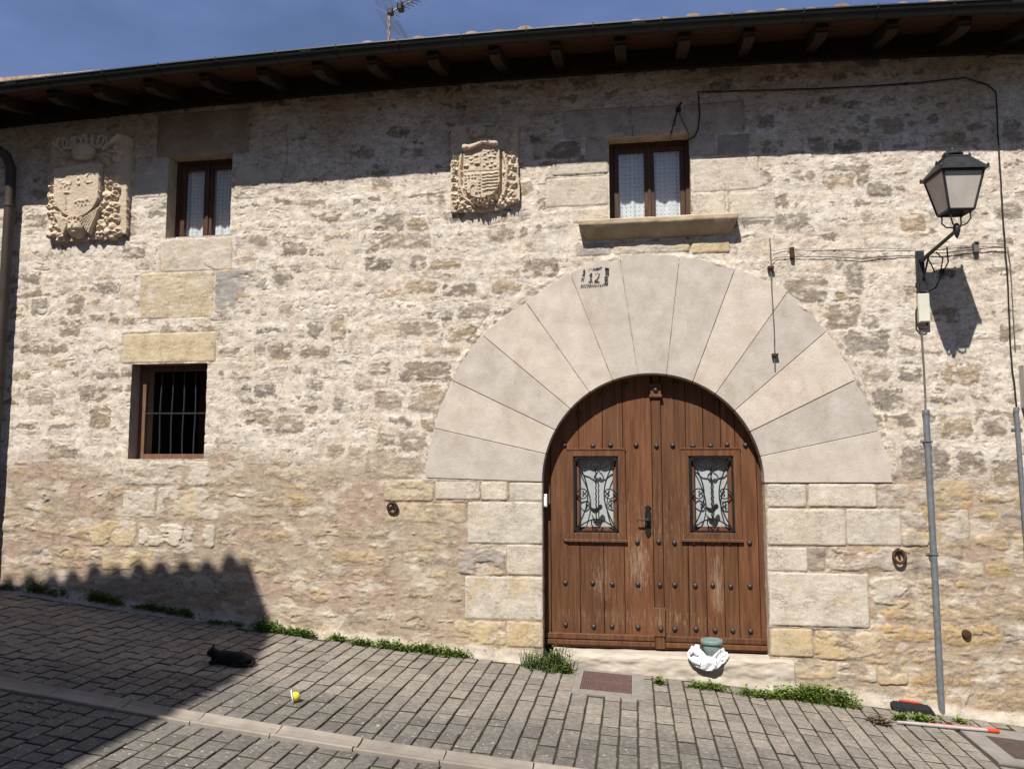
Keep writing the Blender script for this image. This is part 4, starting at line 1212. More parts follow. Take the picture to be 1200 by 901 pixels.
for x in np.arange(-9.3, 6.0, 0.60):
    mb = MB(); e = float(eave(x))
    pts = [(x, YG + (GR_ + .004) * math.cos(t), e + (GR_ + .004) * math.sin(t)) for t in np.linspace(math.pi, 2 * math.pi, 12)]
    mb.tube([(x, YG - GR_ - .004, e + .012)] + pts + [(x, YG + GR_ + .06, e + .03)], 0.0065, 6)
    mb.lathe([(0.014, -.003), (0.012, 0.004), (0.002, .008)], (x, YG - GR_ * .92, e - .02), 8, Matrix.Rotation(math.radians(90), 3, 'X'))
    mb.build('gutter_bracket', M['gutter'], gut, smooth=True)
SLOPE = 0.27
def soff(x, y):      # underside of the boards
    return eave(x) - 0.045 + SLOPE * (y + 0.60)
raf_px = [10, 70, 123, 183, 245, 312, 377, 440, 510, 582, 652, 728, 802, 878, 963, 1045, 1128, 1212]
rx = [wp(p, 92, -0.45)[0] for p in raf_px]
rx = [rx[0] - 0.57 * k for k in range(5, 0, -1)] + rx + [rx[-1] + 0.57 * k for k in range(1, 5)]
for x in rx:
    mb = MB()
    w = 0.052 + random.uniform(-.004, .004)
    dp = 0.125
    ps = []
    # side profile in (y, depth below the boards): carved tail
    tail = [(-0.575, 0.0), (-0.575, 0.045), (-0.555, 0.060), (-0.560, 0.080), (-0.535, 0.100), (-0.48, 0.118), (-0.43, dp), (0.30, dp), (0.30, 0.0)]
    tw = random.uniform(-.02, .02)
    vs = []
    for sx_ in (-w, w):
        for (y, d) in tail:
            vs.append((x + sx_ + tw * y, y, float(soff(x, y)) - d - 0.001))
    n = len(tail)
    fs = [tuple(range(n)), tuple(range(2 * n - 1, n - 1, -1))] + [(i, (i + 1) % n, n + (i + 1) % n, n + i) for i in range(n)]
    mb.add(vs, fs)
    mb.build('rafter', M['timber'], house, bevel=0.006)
# boards under the tiles
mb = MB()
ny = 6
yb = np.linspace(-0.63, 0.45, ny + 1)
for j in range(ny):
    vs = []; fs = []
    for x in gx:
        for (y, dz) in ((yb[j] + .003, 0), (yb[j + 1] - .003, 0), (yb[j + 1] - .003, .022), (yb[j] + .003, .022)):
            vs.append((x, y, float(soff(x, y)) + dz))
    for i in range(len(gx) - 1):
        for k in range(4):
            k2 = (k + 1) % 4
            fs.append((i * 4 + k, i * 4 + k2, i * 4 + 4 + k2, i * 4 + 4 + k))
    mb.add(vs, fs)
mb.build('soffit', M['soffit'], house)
# wall plate along the head of the wall
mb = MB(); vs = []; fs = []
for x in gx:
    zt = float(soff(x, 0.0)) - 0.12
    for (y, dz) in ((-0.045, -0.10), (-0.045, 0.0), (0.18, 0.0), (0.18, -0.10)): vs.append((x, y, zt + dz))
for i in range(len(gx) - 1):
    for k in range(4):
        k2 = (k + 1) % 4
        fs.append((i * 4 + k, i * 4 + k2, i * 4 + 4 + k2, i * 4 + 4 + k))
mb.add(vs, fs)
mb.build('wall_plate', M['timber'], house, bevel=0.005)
# masonry infill between plate and boards
mb = MB(); vs = []; fs = []
for x in gx:
    for (y, z) in ((-0.040, float(soff(x, 0.0)) - 0.14), (-0.040, float(soff(x, -0.04)) - 0.002)): vs.append((x, y, z))
for i in range(len(gx) - 1): fs.append((i * 2, i * 2 + 1, i * 2 + 3, i * 2 + 2))
mb.add(vs, fs); mb.build('eave_infill', M['timber'], house)
# tiled roof: rows of barrel tiles
def tiled_roof(name, x0, x1, y_e, slope, length, zfun, parent, pitch=0.25, rowlen=0.42, up=0.05, flip=1, Mx=None, bulge=0.75, jit=0.010):
    mb = MB()
    nrow = int(length / rowlen)
    ncol = int((x1 - x0) / pitch)
    seg = 6
    for c in range(ncol):
        xc = x0 + pitch * (c + .5)
        jz = random.uniform(-jit, jit); jy = random.uniform(-.02, .02)
        rows = nrow
        for kind in (0, 1):
            xk = xc + (pitch * .5 if kind else 0)
            vs = []; fs = []
            prof = []
            for r in range(rows):
                ya = r * rowlen; yb_ = (r + 1) * rowlen
                prof.append((ya, 0.030)); prof.append((yb_ - 0.01, 0.006))
            for (yy, lift) in prof:
                for k in range(seg + 1):
                    t = math.pi * k / seg
                    R_ = pitch * 0.34
                    px_ = xk + R_ * math.cos(t) * (1 if kind == 0 else 1)
                    pz = (R_ * bulge * math.sin(t)) if kind == 0 else (-R_ * 0.25 * math.sin(t) + 0.03)
                    Y = y_e + flip * (yy + (jy if kind == 0 else jy - .0))
                    p = (px_, Y, zfun(px_) + slope * yy + pz + lift + up + jz)
                    vs.append(p)
            m = seg + 1
            for i in range(len(prof) - 1):
                for k in range(seg): fs.append((i * m + k, i * m + k + 1, (i + 1) * m + k + 1, (i + 1) * m + k))
            if kind == 0: fs.append(tuple(range(m)))
            if Mx is not None: vs = [tuple(Mx @ Vector(p)) for p in vs]
            mb.add(vs, fs)
    return mb.build(name, M['tile'], parent, smooth=True)
tiled_roof('roof', -9.8, 6.2, -0.655, SLOPE, 4.6, lambda x: float(eave(x)) - 0.020 - 0.045 * float(sm(-1.5, -5.0, x)), house, up=0.0)
mb2 = MB()
ea, eb = float(eave(-9.8)) - .10, float(eave(6.2)) - .10
mb2.add([(-9.8, 0.5, ea + .27), (6.2, 0.5, eb + .27), (6.2, 3.9, ea + 1.15), (-9.8, 3.9, ea + 1.15), (6.2, 7.4, ea + .2), (-9.8, 7.4, ea + .2)], [(0, 1, 2, 3), (3, 2, 4, 5)])
mb2.build('roof_deck', M['timber'], house)
# downpipe at the left edge
mb = MB()
dq = wp(7.5, 300, -0.10)[0]
pts = [(dq - .62, YG, float(eave(dq - .62)) - .05), (dq - .60, YG + .02, float(eave(dq - .6)) - .13), (dq - .36, -0.46, 3.44), (dq - .12, -0.24, 3.36), (dq - .03, -0.15, 3.28), (dq - .005, -0.11, 3.16), (dq, -0.10, 2.9), (dq, -0.10, 1.0), (dq, -0.10, -1.3)]
P2 = []
for i in range(len(pts) - 1):
    for t in np.linspace(0, 1, 5)[:-1]: P2.append(tuple(lerp(np.array(pts[i]), np.array(pts[i + 1]), t)))
P2.append(pts[-1])
mb.tube(P2, 0.050, 14)
mb.lathe([(0.056, -.02), (0.058, 0), (0.056, .02)], (dq, -.10, 2.75), 14); mb.lathe([(0.056, -.02), (0.058, 0), (0.056, .02)], (dq, -.10, 0.8), 14)
mb.build('downpipe', M['downpipe'], house, smooth=True)

# ------------------------------------------------------------------ carved coats of arms
def ell(x, y, cx, cy, rx, ry, p=0.5):
    r = ((x - cx) / rx) ** 2 + ((y - cy) / ry) ** 2
    return np.clip(1 - r, 0, 1) ** p
def seg_d(x, y, x0, y0, x1, y1):
    vx, vy = x1 - x0, y1 - y0
    t = np.clip(((x - x0) * vx + (y - y0) * vy) / (vx * vx + vy * vy), 0, 1)
    return np.hypot(x - x0 - t * vx, y - y0 - t * vy)
def poly_d(x, y, P):
    return np.min([seg_d(x, y, *a, *b) for a, b in zip(P[:-1], P[1:])], axis=0)
def ridge(d, w): return np.clip(1 - (d / w) ** 2, 0, 1) ** 0.5
def scroll(x, y, cx, cy, r, a0=0, turn=1):
    """a curled leaf: snail ridge on a dome"""
    dx, dy = x - cx, y - cy
    rr = np.hypot(dx, dy) / r; a = np.arctan2(dy, dx) * turn + a0
    sp = 0.5 + 0.5 * np.cos(a - rr * 7.5)
    return np.clip(1 - rr ** 2, 0, 1) ** 0.5 * (0.70 + 0.30 * sp) * (0.85 + 0.3 * np.sin(3.0 * a + cx))

def coat(name, label, W, box, off, sc, lean, fn_slab, pieces):
    """pieces: list of (part name, crop box, height function in crop px, mask function)"""
    cx0, cy0, cx1, cy1 = box
    def to_w(X, Y): 
        a = off[0] + X / sc; b = off[1] + Y / sc
        x0, z1 = wp(off[0] + cx0 / sc, off[1] + cy0 / sc); x1, z0 = wp(off[0] + cx1 / sc, off[1] + cy1 / sc)
        u = (X - cx0) / (cx1 - cx0); v = (Y - cy0) / (cy1 - cy0)
        return x0 + (x1 - x0) * u, z1 + (z0 - z1) * v
    wx0, wz0 = to_w(cx0, cy1)
    root = empty(name, (float(to_w((cx0 + cx1) / 2, cy1)[0]), 0.0, float(wz0)), label, 'coat of arms')
    def emit(nm, bx, fn, mask, step=2.6):
        xs_ = np.arange(bx[0], bx[2] + step, step); ys_ = np.arange(bx[1], bx[3] + step, step)[::-1]
        X, Y = np.meshgrid(xs_, ys_)
        Xn = X + 4 * pn(X, Y, 0.03, seed=151); Yn = Y + 4 * pn(X, Y, 0.03, seed=153)
        Hh = fn(Xn, Yn)
        Hh = 0.045 + (Hh - 0.045) * 0.78 + 0.0022 * fbm(X, Y, 0.05, oct=4, seed=155) + lean * (cy1 - Y) / (cy1 - cy0)
        mk = mask(X, Y)
        # fall back to the wall just outside the outline so the piece has thickness
        Wx, Wz = to_w(X, Y)
        Yw = np.where(mk, -Hh, 0.004)
        cm = mk[:-1, :-1] | mk[1:, :-1] | mk[:-1, 1:] | mk[1:, 1:]
        grid_obj(nm, Wx, Yw, Wz, cm, M['carved'], root)
    emit('slab', (cx0 - 12, cy0 - 12, cx1 + 12, cy1 + 12), fn_slab[0], fn_slab[1])
    for (nm, bx, fn, mask) in pieces: emit(nm, bx, fn, mask)
    return root

def nz(X, Y, a=0.003, f=0.03, seed=0): return a * fbm(X, Y, f, oct=4, seed=seed)
# -- first: shield with crescent, beasts and a winged head at its foot
def slab1(X, Y):
    h = 0.045 + nz(X, Y, .006, .012, 1) 
    top = sm(330, 250, Y)
    # mantling: curled leaves down both sides
    for (cx, cy, r, k) in ((508, 385, 52, 1), (545, 380, 26, -1), (500, 430, 34, 1), (548, 460, 28, -1), (490, 520, 46, 1), (535, 505, 34, -1), (460, 560, 28, 1), (520, 590, 44, -1), (545, 575, 26, 1), (480, 625, 34, 1), (540, 655, 36, -1), (500, 670, 40, 1), (520, 735, 56, -1), (555, 745, 30, 1), (450, 700, 40, 1), (440, 755, 30, -1),
                           (140, 425, 38, 1), (125, 380, 22, -1), (185, 445, 26, 1), (135, 505, 34, -1), (150, 560, 30, 1), (135, 610, 40, -1), (165, 640, 26, 1), (150, 690, 44, 1), (135, 755, 52, -1), (190, 760, 32, 1), (110, 560, 22, 1)):
        h = np.maximum(h, 0.045 + 0.066 * scroll(X, Y, cx, cy, r, cx * .1, k))
    # panache of feathers and crossed spears
    for (cx, cy, r) in ((330, 150, 50), (300, 165, 46), (375, 150, 48), (440, 150, 52), (250, 150, 50), (210, 160, 44), (470, 165, 40)):
        d = abs(np.hypot((X - cx), (Y - cy) * 0.8) - r * .75)
        h = np.maximum(h, 0.045 + 0.085 * ridge(d, 10) * (Y < 235))
    h = np.maximum(h, 0.045 + 0.09 * ridge(seg_d(X, Y, 150, 150, 245, 245), 13))
    h = np.maximum(h, 0.045 + 0.09 * ridge(seg_d(X, Y, 575, 125, 475, 215), 14))
    for (cx, cy, r) in ((150, 265, 40), (195, 255, 34), (235, 235, 26), (460, 255, 34), (505, 245, 38), (550, 225, 36), (200, 300, 30), (130, 300, 26), (480, 290, 28), (540, 270, 26)):
        h = np.maximum(h, 0.045 + 0.085 * scroll(X, Y, cx, cy, r, 1, 1))
    return h
def m_slab1(X, Y):
    w = 10 * pn(X, Y, 0.03, seed=9)
    return (X > 95 + w + 25 * sm(500, 300, Y)) & (X < 608 + w * .6) & (Y > 118 + w) & (Y < 788 + w - 25 * (abs(X - 350) > 190))
def sh1_out(X, Y):
    xl = lerp(170, 166, (Y - 330) / 200); xr = 462 - 0.03 * (Y - 305)
    ytop = 330 - (X - 165) * 25 / 297
    yb = np.where(Y > 470, np.sqrt(np.clip(1 - ((X - 312) / 152) ** 2, 0, 1)) * 180 + 468, 999)
    return (X > xl) & (X < xr) & (Y > ytop) & (Y < yb)
def sh1(X, Y):
    inner = 0.140 - 0.012 * sm(0, 1, np.minimum(np.minimum((X - 188) / 8, (440 - X) / 8), (Y - 352 + (X - 188) * .075) / 8).clip(0, 1))
    h = inner + nz(X, Y, .0035, .02, 5)
    dome = 0.02 * np.clip(1 - ((X - 312) / 160) ** 2, 0, 1)
    h = h + dome
    h -= 0.012 * ridge(abs(Y - (478 - (X - 190) * .05)), 5) * (X > 190) * (X < 440)
    h -= 0.010 * ridge(abs(X - 303), 5) * (Y > 360) * (Y < 470)
    h -= 0.006 * ridge(abs(X - 292), 4) * (Y > 480) * (Y < 620)
    # crescent
    a = np.hypot(X - 400, Y - 402); d2 = np.hypot(X - 410, Y - 402)
    h += 0.012 * ((a < 34) & (d2 > 27))
    for cy in (368, 402, 436): h += 0.014 * ell(X, Y, 330, cy, 12, 12)
    # beast in the first quarter
    for (cx, cy, rx_, ry_) in ((235, 425, 34, 11), (262, 436, 24, 12), (208, 412, 14, 12), (215, 445, 6, 16), (240, 446, 6, 14), (268, 455, 6, 13), (196, 404, 8, 10), (285, 420, 5, 16)):
        h = np.maximum(h, 0.126 + dome + 0.016 * ell(X, Y, cx, cy, rx_, ry_))
    # beaded column, lower left
    for cy in np.arange(492, 602, 11): h += 0.012 * ell(X, Y, 250 - (cy - 490) * .04, cy, 8, 5)
    h += 0.012 * ((abs(X - 252) < 20) & (abs(Y - 488) < 5))
    # beast, lower right
    for (cx, cy, rx_, ry_) in ((352, 545, 34, 11), (386, 538, 14, 12), (320, 552, 14, 12), (330, 567, 6, 15), (352, 568, 6, 14), (376, 566, 6, 15), (400, 550, 6, 8), (310, 538, 4, 14)):
        h = np.maximum(h, 0.128 + dome + 0.015 * ell(X, Y, cx, cy, rx_, ry_))
    # scrolled head of the shield
    h = np.maximum(h, 0.145 + 0.018 * ridge(poly_d(X, Y, [(205, 335), (260, 352), (320, 345), (370, 335), (402, 312)]), 9))
    return h
def helm1(X, Y): return 0.05 + 0.15 * ell(X, Y, 345, 225, 80, 66) + 0.055 * ell(X, Y, 345, 290, 62, 30) - 0.012 * ridge(abs(Y - (212 + 0.0008 * (X - 345) ** 2)), 4) + nz(X, Y, .003, .03, 7)
def m_helm1(X, Y): return (((X - 345) / 78) ** 2 + ((Y - 225) / 64) ** 2 < 1) | (((X - 345) / 60) ** 2 + ((Y - 290) / 28) ** 2 < 1)
def ang1(X, Y):
    h = 0.06 + 0.125 * ell(X, Y, 302, 705, 58, 72) 
    h = np.maximum(h, 0.06 + 0.125 * ell(X, Y, 300, 655, 62, 34) * (0.9 + 0.1 * np.sin(X * .35)))       # hair
    h -= 0.018 * ell(X, Y, 280, 690, 11, 7) + 0.018 * ell(X, Y, 322, 688, 11, 7)
    h += 0.016 * ell(X, Y, 302, 706, 8, 18) + 0.014 * ell(X, Y, 278, 722, 16, 14) + 0.014 * ell(X, Y, 326, 720, 16, 14) + 0.012 * ell(X, Y, 301, 742, 14, 5)
    h -= 0.010 * ridge(abs(Y - 736), 3) * (abs(X - 301) < 15)
    return h + nz(X, Y, .002, .03, 8)
def m_ang1(X, Y): return (((X - 302) / 58) ** 2 + ((Y - 705) / 74) ** 2 < 1) | (((X - 300) / 62) ** 2 + ((Y - 655) / 34) ** 2 < 1)
def wing(side):
    def w(X, Y):
        h = np.zeros_like(X) + 0.05
        for k in range(6):
            if side < 0: P = (168 + k * 14, 622 + k * 6 + 0, 222 + k * 8, 742 - k * 14)
            else: P = (455 - k * 15, 588 + k * 12, 382 - k * 8, 745 - k * 14)
            h = np.maximum(h, 0.075 + (0.055 + .005 * k) * ridge(seg_d(X, Y, *P), 11))
        return h
    def m(X, Y): return w(X, Y) > 0.082
    return w, m
wl, mwl = wing(-1); wr, mwr = wing(1)
def bx_all1(): return (90, 110, 620, 800)
coat('coat_of_arms', 'carved coat of arms with a crescent and a winged head, beside the small upper window', None, (95, 120, 610, 790), (50, 150), 6.008, 0.075,
     (slab1, m_slab1), [('shield', (160, 295, 470, 660), sh1, sh1_out), ('helmet', (260, 150, 430, 325), helm1, m_helm1), ('cherub_head', (235, 615, 370, 785), ang1, m_ang1),
                        ('wing', (150, 600, 300, 765), wl, mwl), ('wing', (330, 570, 475, 765), wr, mwr)])
# -- second: quartered shield with bars
def slab2(X, Y):
    h = 0.050 + nz(X, Y, .006, .012, 21)
    h -= 0.022 * sm(0, 1, (1 - (abs(X - 465) / 165) ** 4 - (abs(Y - 225) / 95) ** 4).clip(0, 1))
    for (cx, cy, r, k) in ((245, 385, 34, 1), (285, 395, 22, -1), (240, 440, 30, -1), (280, 450, 26, 1), (250, 500, 34, 1), (285, 520, 26, -1), (235, 555, 28, 1), (280, 580, 30, -1), (240, 620, 34, 1), (290, 645, 30, -1), (240, 690, 36, -1), (295, 705, 30, 1), (260, 750, 36, 1), (320, 755, 34, -1), (290, 790, 28, 1), (360, 790, 26, 1),
                           (690, 365, 36, 1), (650, 355, 22, -1), (660, 415, 28, 1), (705, 430, 34, -1), (670, 480, 36, 1), (715, 500, 28, 1), (655, 540, 28, -1), (700, 560, 34, 1), (660, 605, 30, 1), (710, 630, 36, -1), (660, 670, 32, 1), (700, 700, 38, 1), (640, 725, 34, -1), (690, 755, 34, -1), (610, 765, 34, 1), (730, 745, 22, 1),
                           (240, 200, 32, 1), (245, 250, 30, -1), (235, 300, 26, 1), (690, 190, 34, 1), (640, 190, 22, -1), (710, 240, 28, -1), (690, 290, 26, 1)):
        h = np.maximum(h, 0.050 + 0.050 * scroll(X, Y, cx, cy, r, cx * .13, k))
    # long smooth fronds flanking the shield
    h = np.maximum(h, 0.05 + 0.055 * ridge(poly_d(X, Y, [(300, 380), (285, 500), (290, 620), (330, 720), (400, 770)]), 15))
    h = np.maximum(h, 0.05 + 0.060 * ridge(poly_d(X, Y, [(640, 390), (665, 500), (660, 610), (635, 710)]), 17))
    h = np.maximum(h, 0.05 + 0.055 * ridge(seg_d(X, Y, 600, 175, 545, 250), 11)); h = np.maximum(h, 0.05 + 0.05 * ridge(seg_d(X, Y, 340, 190, 400, 170), 10))
    h = np.maximum(h, 0.050 + 0.032 * ridge(abs(Y - (160 + 0.0002 * (X - 460) ** 2)), 12) * (abs(X - 460) < 110))
    return h
def m_slab2(X, Y):
    w = 9 * pn(X, Y, 0.03, seed=19)
    return (X > 208 + w) & (X < 750 + w * .5 + 15 * sm(500, 700, Y)) & (Y > 150 + w) & (Y < 812 + w - 60 * sm(560, 760, X) + 0.0 * X)
def sh2_out(X, Y):
    bot = np.where(Y > 600, 600 + 130 * np.sqrt(np.clip(1 - ((X - 465) / 146) ** 2, 0, 1)), 9999)
    return (X > 322) & (X < 610) & (Y > 338 - (X - 322) * .03) & (Y < bot)
def sh2(X, Y):
    rim = np.minimum(np.minimum(X - 322, 610 - X), Y - 335) / 14
    h = 0.128 - 0.012 * sm(0.5, 1.2, rim)
    h = h + 0.018 * np.clip(1 - ((X - 465) / 150) ** 2, 0, 1) + nz(X, Y, .004, .03, 25)
    h -= 0.008 * ridge(abs(X - 466), 4) * (Y > 360); h -= 0.008 * ridge(abs(Y - 530), 4)
    for k in range(6):
        yy = 548 + k * 24 + 0.0
        h += 0.013 * ridge(abs(Y - yy + (X - 530) * .06), 8) * (X > 472) * (X < 600)
    for k, (cx, cy) in enumerate([(495, 400), (525, 385), (560, 380), (575, 400), (500, 440), (535, 425), (565, 425), (490, 490), (515, 470), (550, 465), (575, 490), (540, 500)]):
        h += 0.016 * ell(X, Y, cx, cy, 15, 8)
    for (cx, cy) in ((350, 415), (385, 430), (425, 415), (350, 480), (435, 470), (390, 460)): h += 0.014 * ell(X, Y, cx, cy, 20, 10)
    h += 0.012 * ((abs(X - 345) < 20) & (abs(Y - 488) < 6)) + 0.012 * ((abs(X - 435) < 22) & (abs(Y - 470) < 6))
    # tower with an arched gate in a border of dots
    h += 0.014 * ((np.hypot(X - 400, (Y - 640)) < 38) & (Y < 645) | ((abs(X - 400) < 38) & (Y > 640) & (Y < 690))) - 0.016 * ((np.hypot(X - 400, Y - 650) < 18) | ((abs(X - 400) < 18) & (Y > 650) & (Y < 690)))
    for t in range(9):
        h += 0.014 * ell(X, Y, 340 + (t % 5) * 26, 552 if t < 5 else 575, 9, 8)
    for t in range(5): h += 0.014 * ell(X, Y, 342, 590 + t * 24, 9, 7) + 0.014 * ell(X, Y, 452, 590 + t * 24, 9, 7)
    return h
def rib2(X, Y): return 0.130 + 0.058 * ridge(poly_d(X, Y, [(335, 345), (385, 352), (440, 332), (480, 312), (520, 318), (585, 330)]), 26) + nz(X, Y, .003, .05, 26)
def m_rib2(X, Y): return poly_d(X, Y, [(335, 345), (385, 345), (440, 322), (480, 308), (520, 316), (585, 328)]) < 22
def helm2(X, Y):
    h = 0.055 + 0.085 * ell(X, Y, 430, 215, 72, 60) + 0.05 * ell(X, Y, 440, 270, 50, 50)
    h -= 0.03 * ell(X, Y, 402, 232, 9, 14) + 0.03 * ell(X, Y, 430, 236, 9, 14)
    h += 0.012 * ridge(abs(Y - 205), 6)
    return h
def m_helm2(X, Y): return (((X - 430) / 70) ** 2 + ((Y - 215) / 58) ** 2 < 1) | (((X - 440) / 48) ** 2 + ((Y - 270) / 48) ** 2 < 1)
def ros2(X, Y):
    h = np.zeros_like(X) + .05
    for (cx, cy, r, s_) in ((400, 742, 30, 1), (445, 755, 30, -1), (490, 765, 34, 1), (535, 745, 30, -1), (570, 718, 26, 1), (470, 728, 26, 1), (515, 718, 22, -1)):
        h = np.maximum(h, 0.05 + 0.115 * scroll(X, Y, cx, cy, r, cx, s_))
    return h
def m_ros2(X, Y): return ros2(X, Y) > 0.085
coat('coat_of_arms', 'carved coat of arms with a barred quartered shield, left of the window above the arch', None, (210, 150, 750, 830), (500, 130), 6.93, 0.03,
     (slab2, m_slab2), [('shield', (316, 325, 616, 735), sh2, sh2_out), ('ribbon', (300, 280, 620, 380), rib2, m_rib2), ('helmet', (350, 150, 510, 325), helm2, m_helm2), ('rosette', (360, 680, 610, 810), ros2, m_ros2)])

# ------------------------------------------------------------------ street lamp on the wall
lamp = empty('wall_lamp', (2.565, 0.0, 1.49), 'black four sided lantern on an iron arm fixed to the stone wall', 'street lamp')
LX, LY, LZ = 2.640, -0.68, 1.885
mb = MB()
mb.box(2.535, 2.603, -0.045, -0.005, 1.485, 1.885)
mb.box(2.545, 2.593, -0.075, -0.045, 1.50, 1.87)
mb.box(2.528, 2.610, -0.012, 0.004, 1.56, 1.60); mb.box(2.528, 2.610, -0.012, 0.004, 1.80, 1.84)
mb.build('bracket', M['lamp_metal'], lamp, bevel=0.004)
mb = MB()
mb.tube([(2.570, -0.06, 1.775), (2.580, -0.16, 1.80), (2.632, LY + .02, LZ - .012)], [0.018, 0.017, 0.015], 10)
mb.tube([(2.569, -0.055, 1.60), (2.575, -0.12, 1.66), (2.584, -0.20, 1.79)], 0.009, 8)
mb.build('arm', M['lamp_metal'], lamp, smooth=True)
LR = Matrix.Rotation(math.radians(5.5), 4, 'Z'); LT = Matrix.Translation((LX, LY, LZ)) @ LR
def lp(x, y, z): return tuple(LT @ Vector((x, y, z)))
mb = MB()
mb.lathe([(0.002, -0.075), (0.012, -0.06), (0.02, -0.035), (0.028, -0.01), (0.030, 0.02), (0.022, 0.04), (0.010, 0.055)], (LX, LY, LZ), 12)
for (sx_, sy_) in ((-1, -1), (1, -1), (1, 1), (-1, 1)):
    pts = [(0.01 * sx_, 0.01 * sy_, 0.02), (0.055 * sx_, 0.055 * sy_, 0.035), (0.078 * sx_, 0.078 * sy_, 0.075), (0.075 * sx_, 0.075 * sy_, 0.115), (0.085 * sx_, 0.085 * sy_, 0.150)]
    mb.tube([lp(*p) for p in pts], 0.0065, 7)
mb.build('holder', M['lamp_metal'], lamp, smooth=True)
ZB_, ZT_, HB, HT = 0.145, 0.450, 0.098, 0.160
mb = MB()
bw = 0.011
for (sx_, sy_) in ((-1, -1), (1, -1), (1, 1), (-1, 1)):
    mb.tube([lp(HB * sx_, HB * sy_, ZB_), lp(HT * sx_, HT * sy_, ZT_)], 0.0115, 4)
for (h, z) in ((HB, ZB_), (HT, ZT_)):
    c = [(-h, -h), (h, -h), (h, h), (-h, h)]
    for i in range(4):
        a, b = c[i], c[(i + 1) % 4]
        mb.tube([lp(a[0], a[1], z), lp(b[0], b[1], z)], 0.0115, 4)
mb.build('lantern_frame', M['lamp_metal'], lamp, bevel=0.002)
c = [(-1, -1), (1, -1), (1, 1), (-1, 1)]
for i in range(4):
    a, b = c[i], c[(i + 1) % 4]
    mb = MB()
    q = [lp(a[0] * HB, a[1] * HB, ZB_), lp(b[0] * HB, b[1] * HB, ZB_), lp(b[0] * HT, b[1] * HT, ZT_), lp(a[0] * HT, a[1] * HT, ZT_)]
    s_ = 0.965
    q2 = [lp(a[0] * HB * s_, a[1] * HB * s_, ZB_), lp(b[0] * HB * s_, b[1] * HB * s_, ZB_), lp(b[0] * HT * s_, b[1] * HT * s_, ZT_), lp(a[0] * HT * s_, a[1] * HT * s_, ZT_)]
    mb.add(q + q2, [(0, 1, 2, 3), (7, 6, 5, 4), (0, 4, 5, 1), (1, 5, 6, 2), (2, 6, 7, 3), (3, 7, 4, 0)])
    mb.build('glass_panel', M['lamp_glass'], lamp)
mb = MB()
def frust(mb, h0, z0, h1, z1):
    vs = [lp(sx_ * h, sy_ * h, z) for (h, z) in ((h0, z0), (h1, z1)) for (sx_, sy_) in c]
    mb.add(vs, [(3, 2, 1, 0), (4, 5, 6, 7)] + [(i, (i + 1) % 4, 4 + (i + 1) % 4, 4 + i) for i in range(4)])
frust(mb, 0.190, 0.456, 0.188, 0.470); frust(mb, 0.184, 0.4705, 0.095, 0.585); frust(mb, 0.100, 0.5855, 0.098, 0.597)
for (sx_, sy_) in c: mb.lathe([(0.010, 0), (0.012, 0.012), (0.004, 0.026), (0.001, 0.03)], lp(sx_ * 0.182, sy_ * 0.182, 0.470), 8)
for (sx_, sy_) in c: mb.lathe([(0.007, 0), (0.009, 0.010), (0.003, 0.022), (0.001, 0.025)], lp(sx_ * 0.090, sy_ * 0.090, 0.597), 8)
mb.build('lamp_roof', M['lamp_metal'], lamp, bevel=0.003)
mb = MB()
mb.lathe([(0.058, 0.597), (0.058, 0.618), (0.078, 0.622), (0.080, 0.630), (0.066, 0.652), (0.040, 0.668), (0.020, 0.676), (0.014, 0.690), (0.018, 0.702), (0.008, 0.714), (0.001, 0.718)], (LX, LY, LZ), 18)
mb.build('finial', M['lamp_metal'], lamp, smooth=True)
mb = MB()
mb.tube([(2.61, -0.30, 1.80), (2.66, -0.31, 1.74), (2.665, -0.24, 1.66), (2.64, -0.16, 1.66), (2.63, -0.12, 1.74), (2.60, -0.12, 1.80)], 0.006, 7)
mb.tube([(2.70, -0.30, 1.84), (2.72, -0.26, 1.72), (2.69, -0.14, 1.60), (2.67, -0.08, 1.53), (2.60, -0.06, 1.50), (2.585, -0.05, 1.56)], 0.0065, 7)
mb.lathe([(0.02, 0), (0.026, 0.01), (0.022, 0.02), (0.026, 0.03), (0.022, 0.04), (0.026, 0.05), (0.018, 0.06)], (2.695, -0.18, 1.62), 10)
mb.build('lamp_cable', M['cable'], lamp, smooth=True)

# junction box under the lamp
jb = empty('junction_box', (2.59, 0, 1.26), 'small cream junction box on the wall just under the lantern', 'junction box')
x0, z1 = wp(1074, 345, -0.03); x1, z0 = wp(1089, 378, -0.03)
mb = MB(); mb.box(x0, x1, -0.065, 0.003, z0, z1); mb.box(x0 + .006, x1 - .006, -0.072, -0.066, z0 + .006, z1 - .006); mb.build('case', M['cream'], jb, bevel=0.006)
mb = MB()
mb.tube([(2.545, -0.02, 1.49), (2.540, -0.03, 1.40), (x0 - .012, -.03, z0 + .1), (x0 - .012, -.03, z0 - .02), (x0 + .02, -.04, z0 - .055), (x1 - .03, -.04, z0 - .05), (x1 - .015, -.03, z0)], 0.0075, 7)
mb.build('cable_loop', M['cable'], jb, smooth=True)

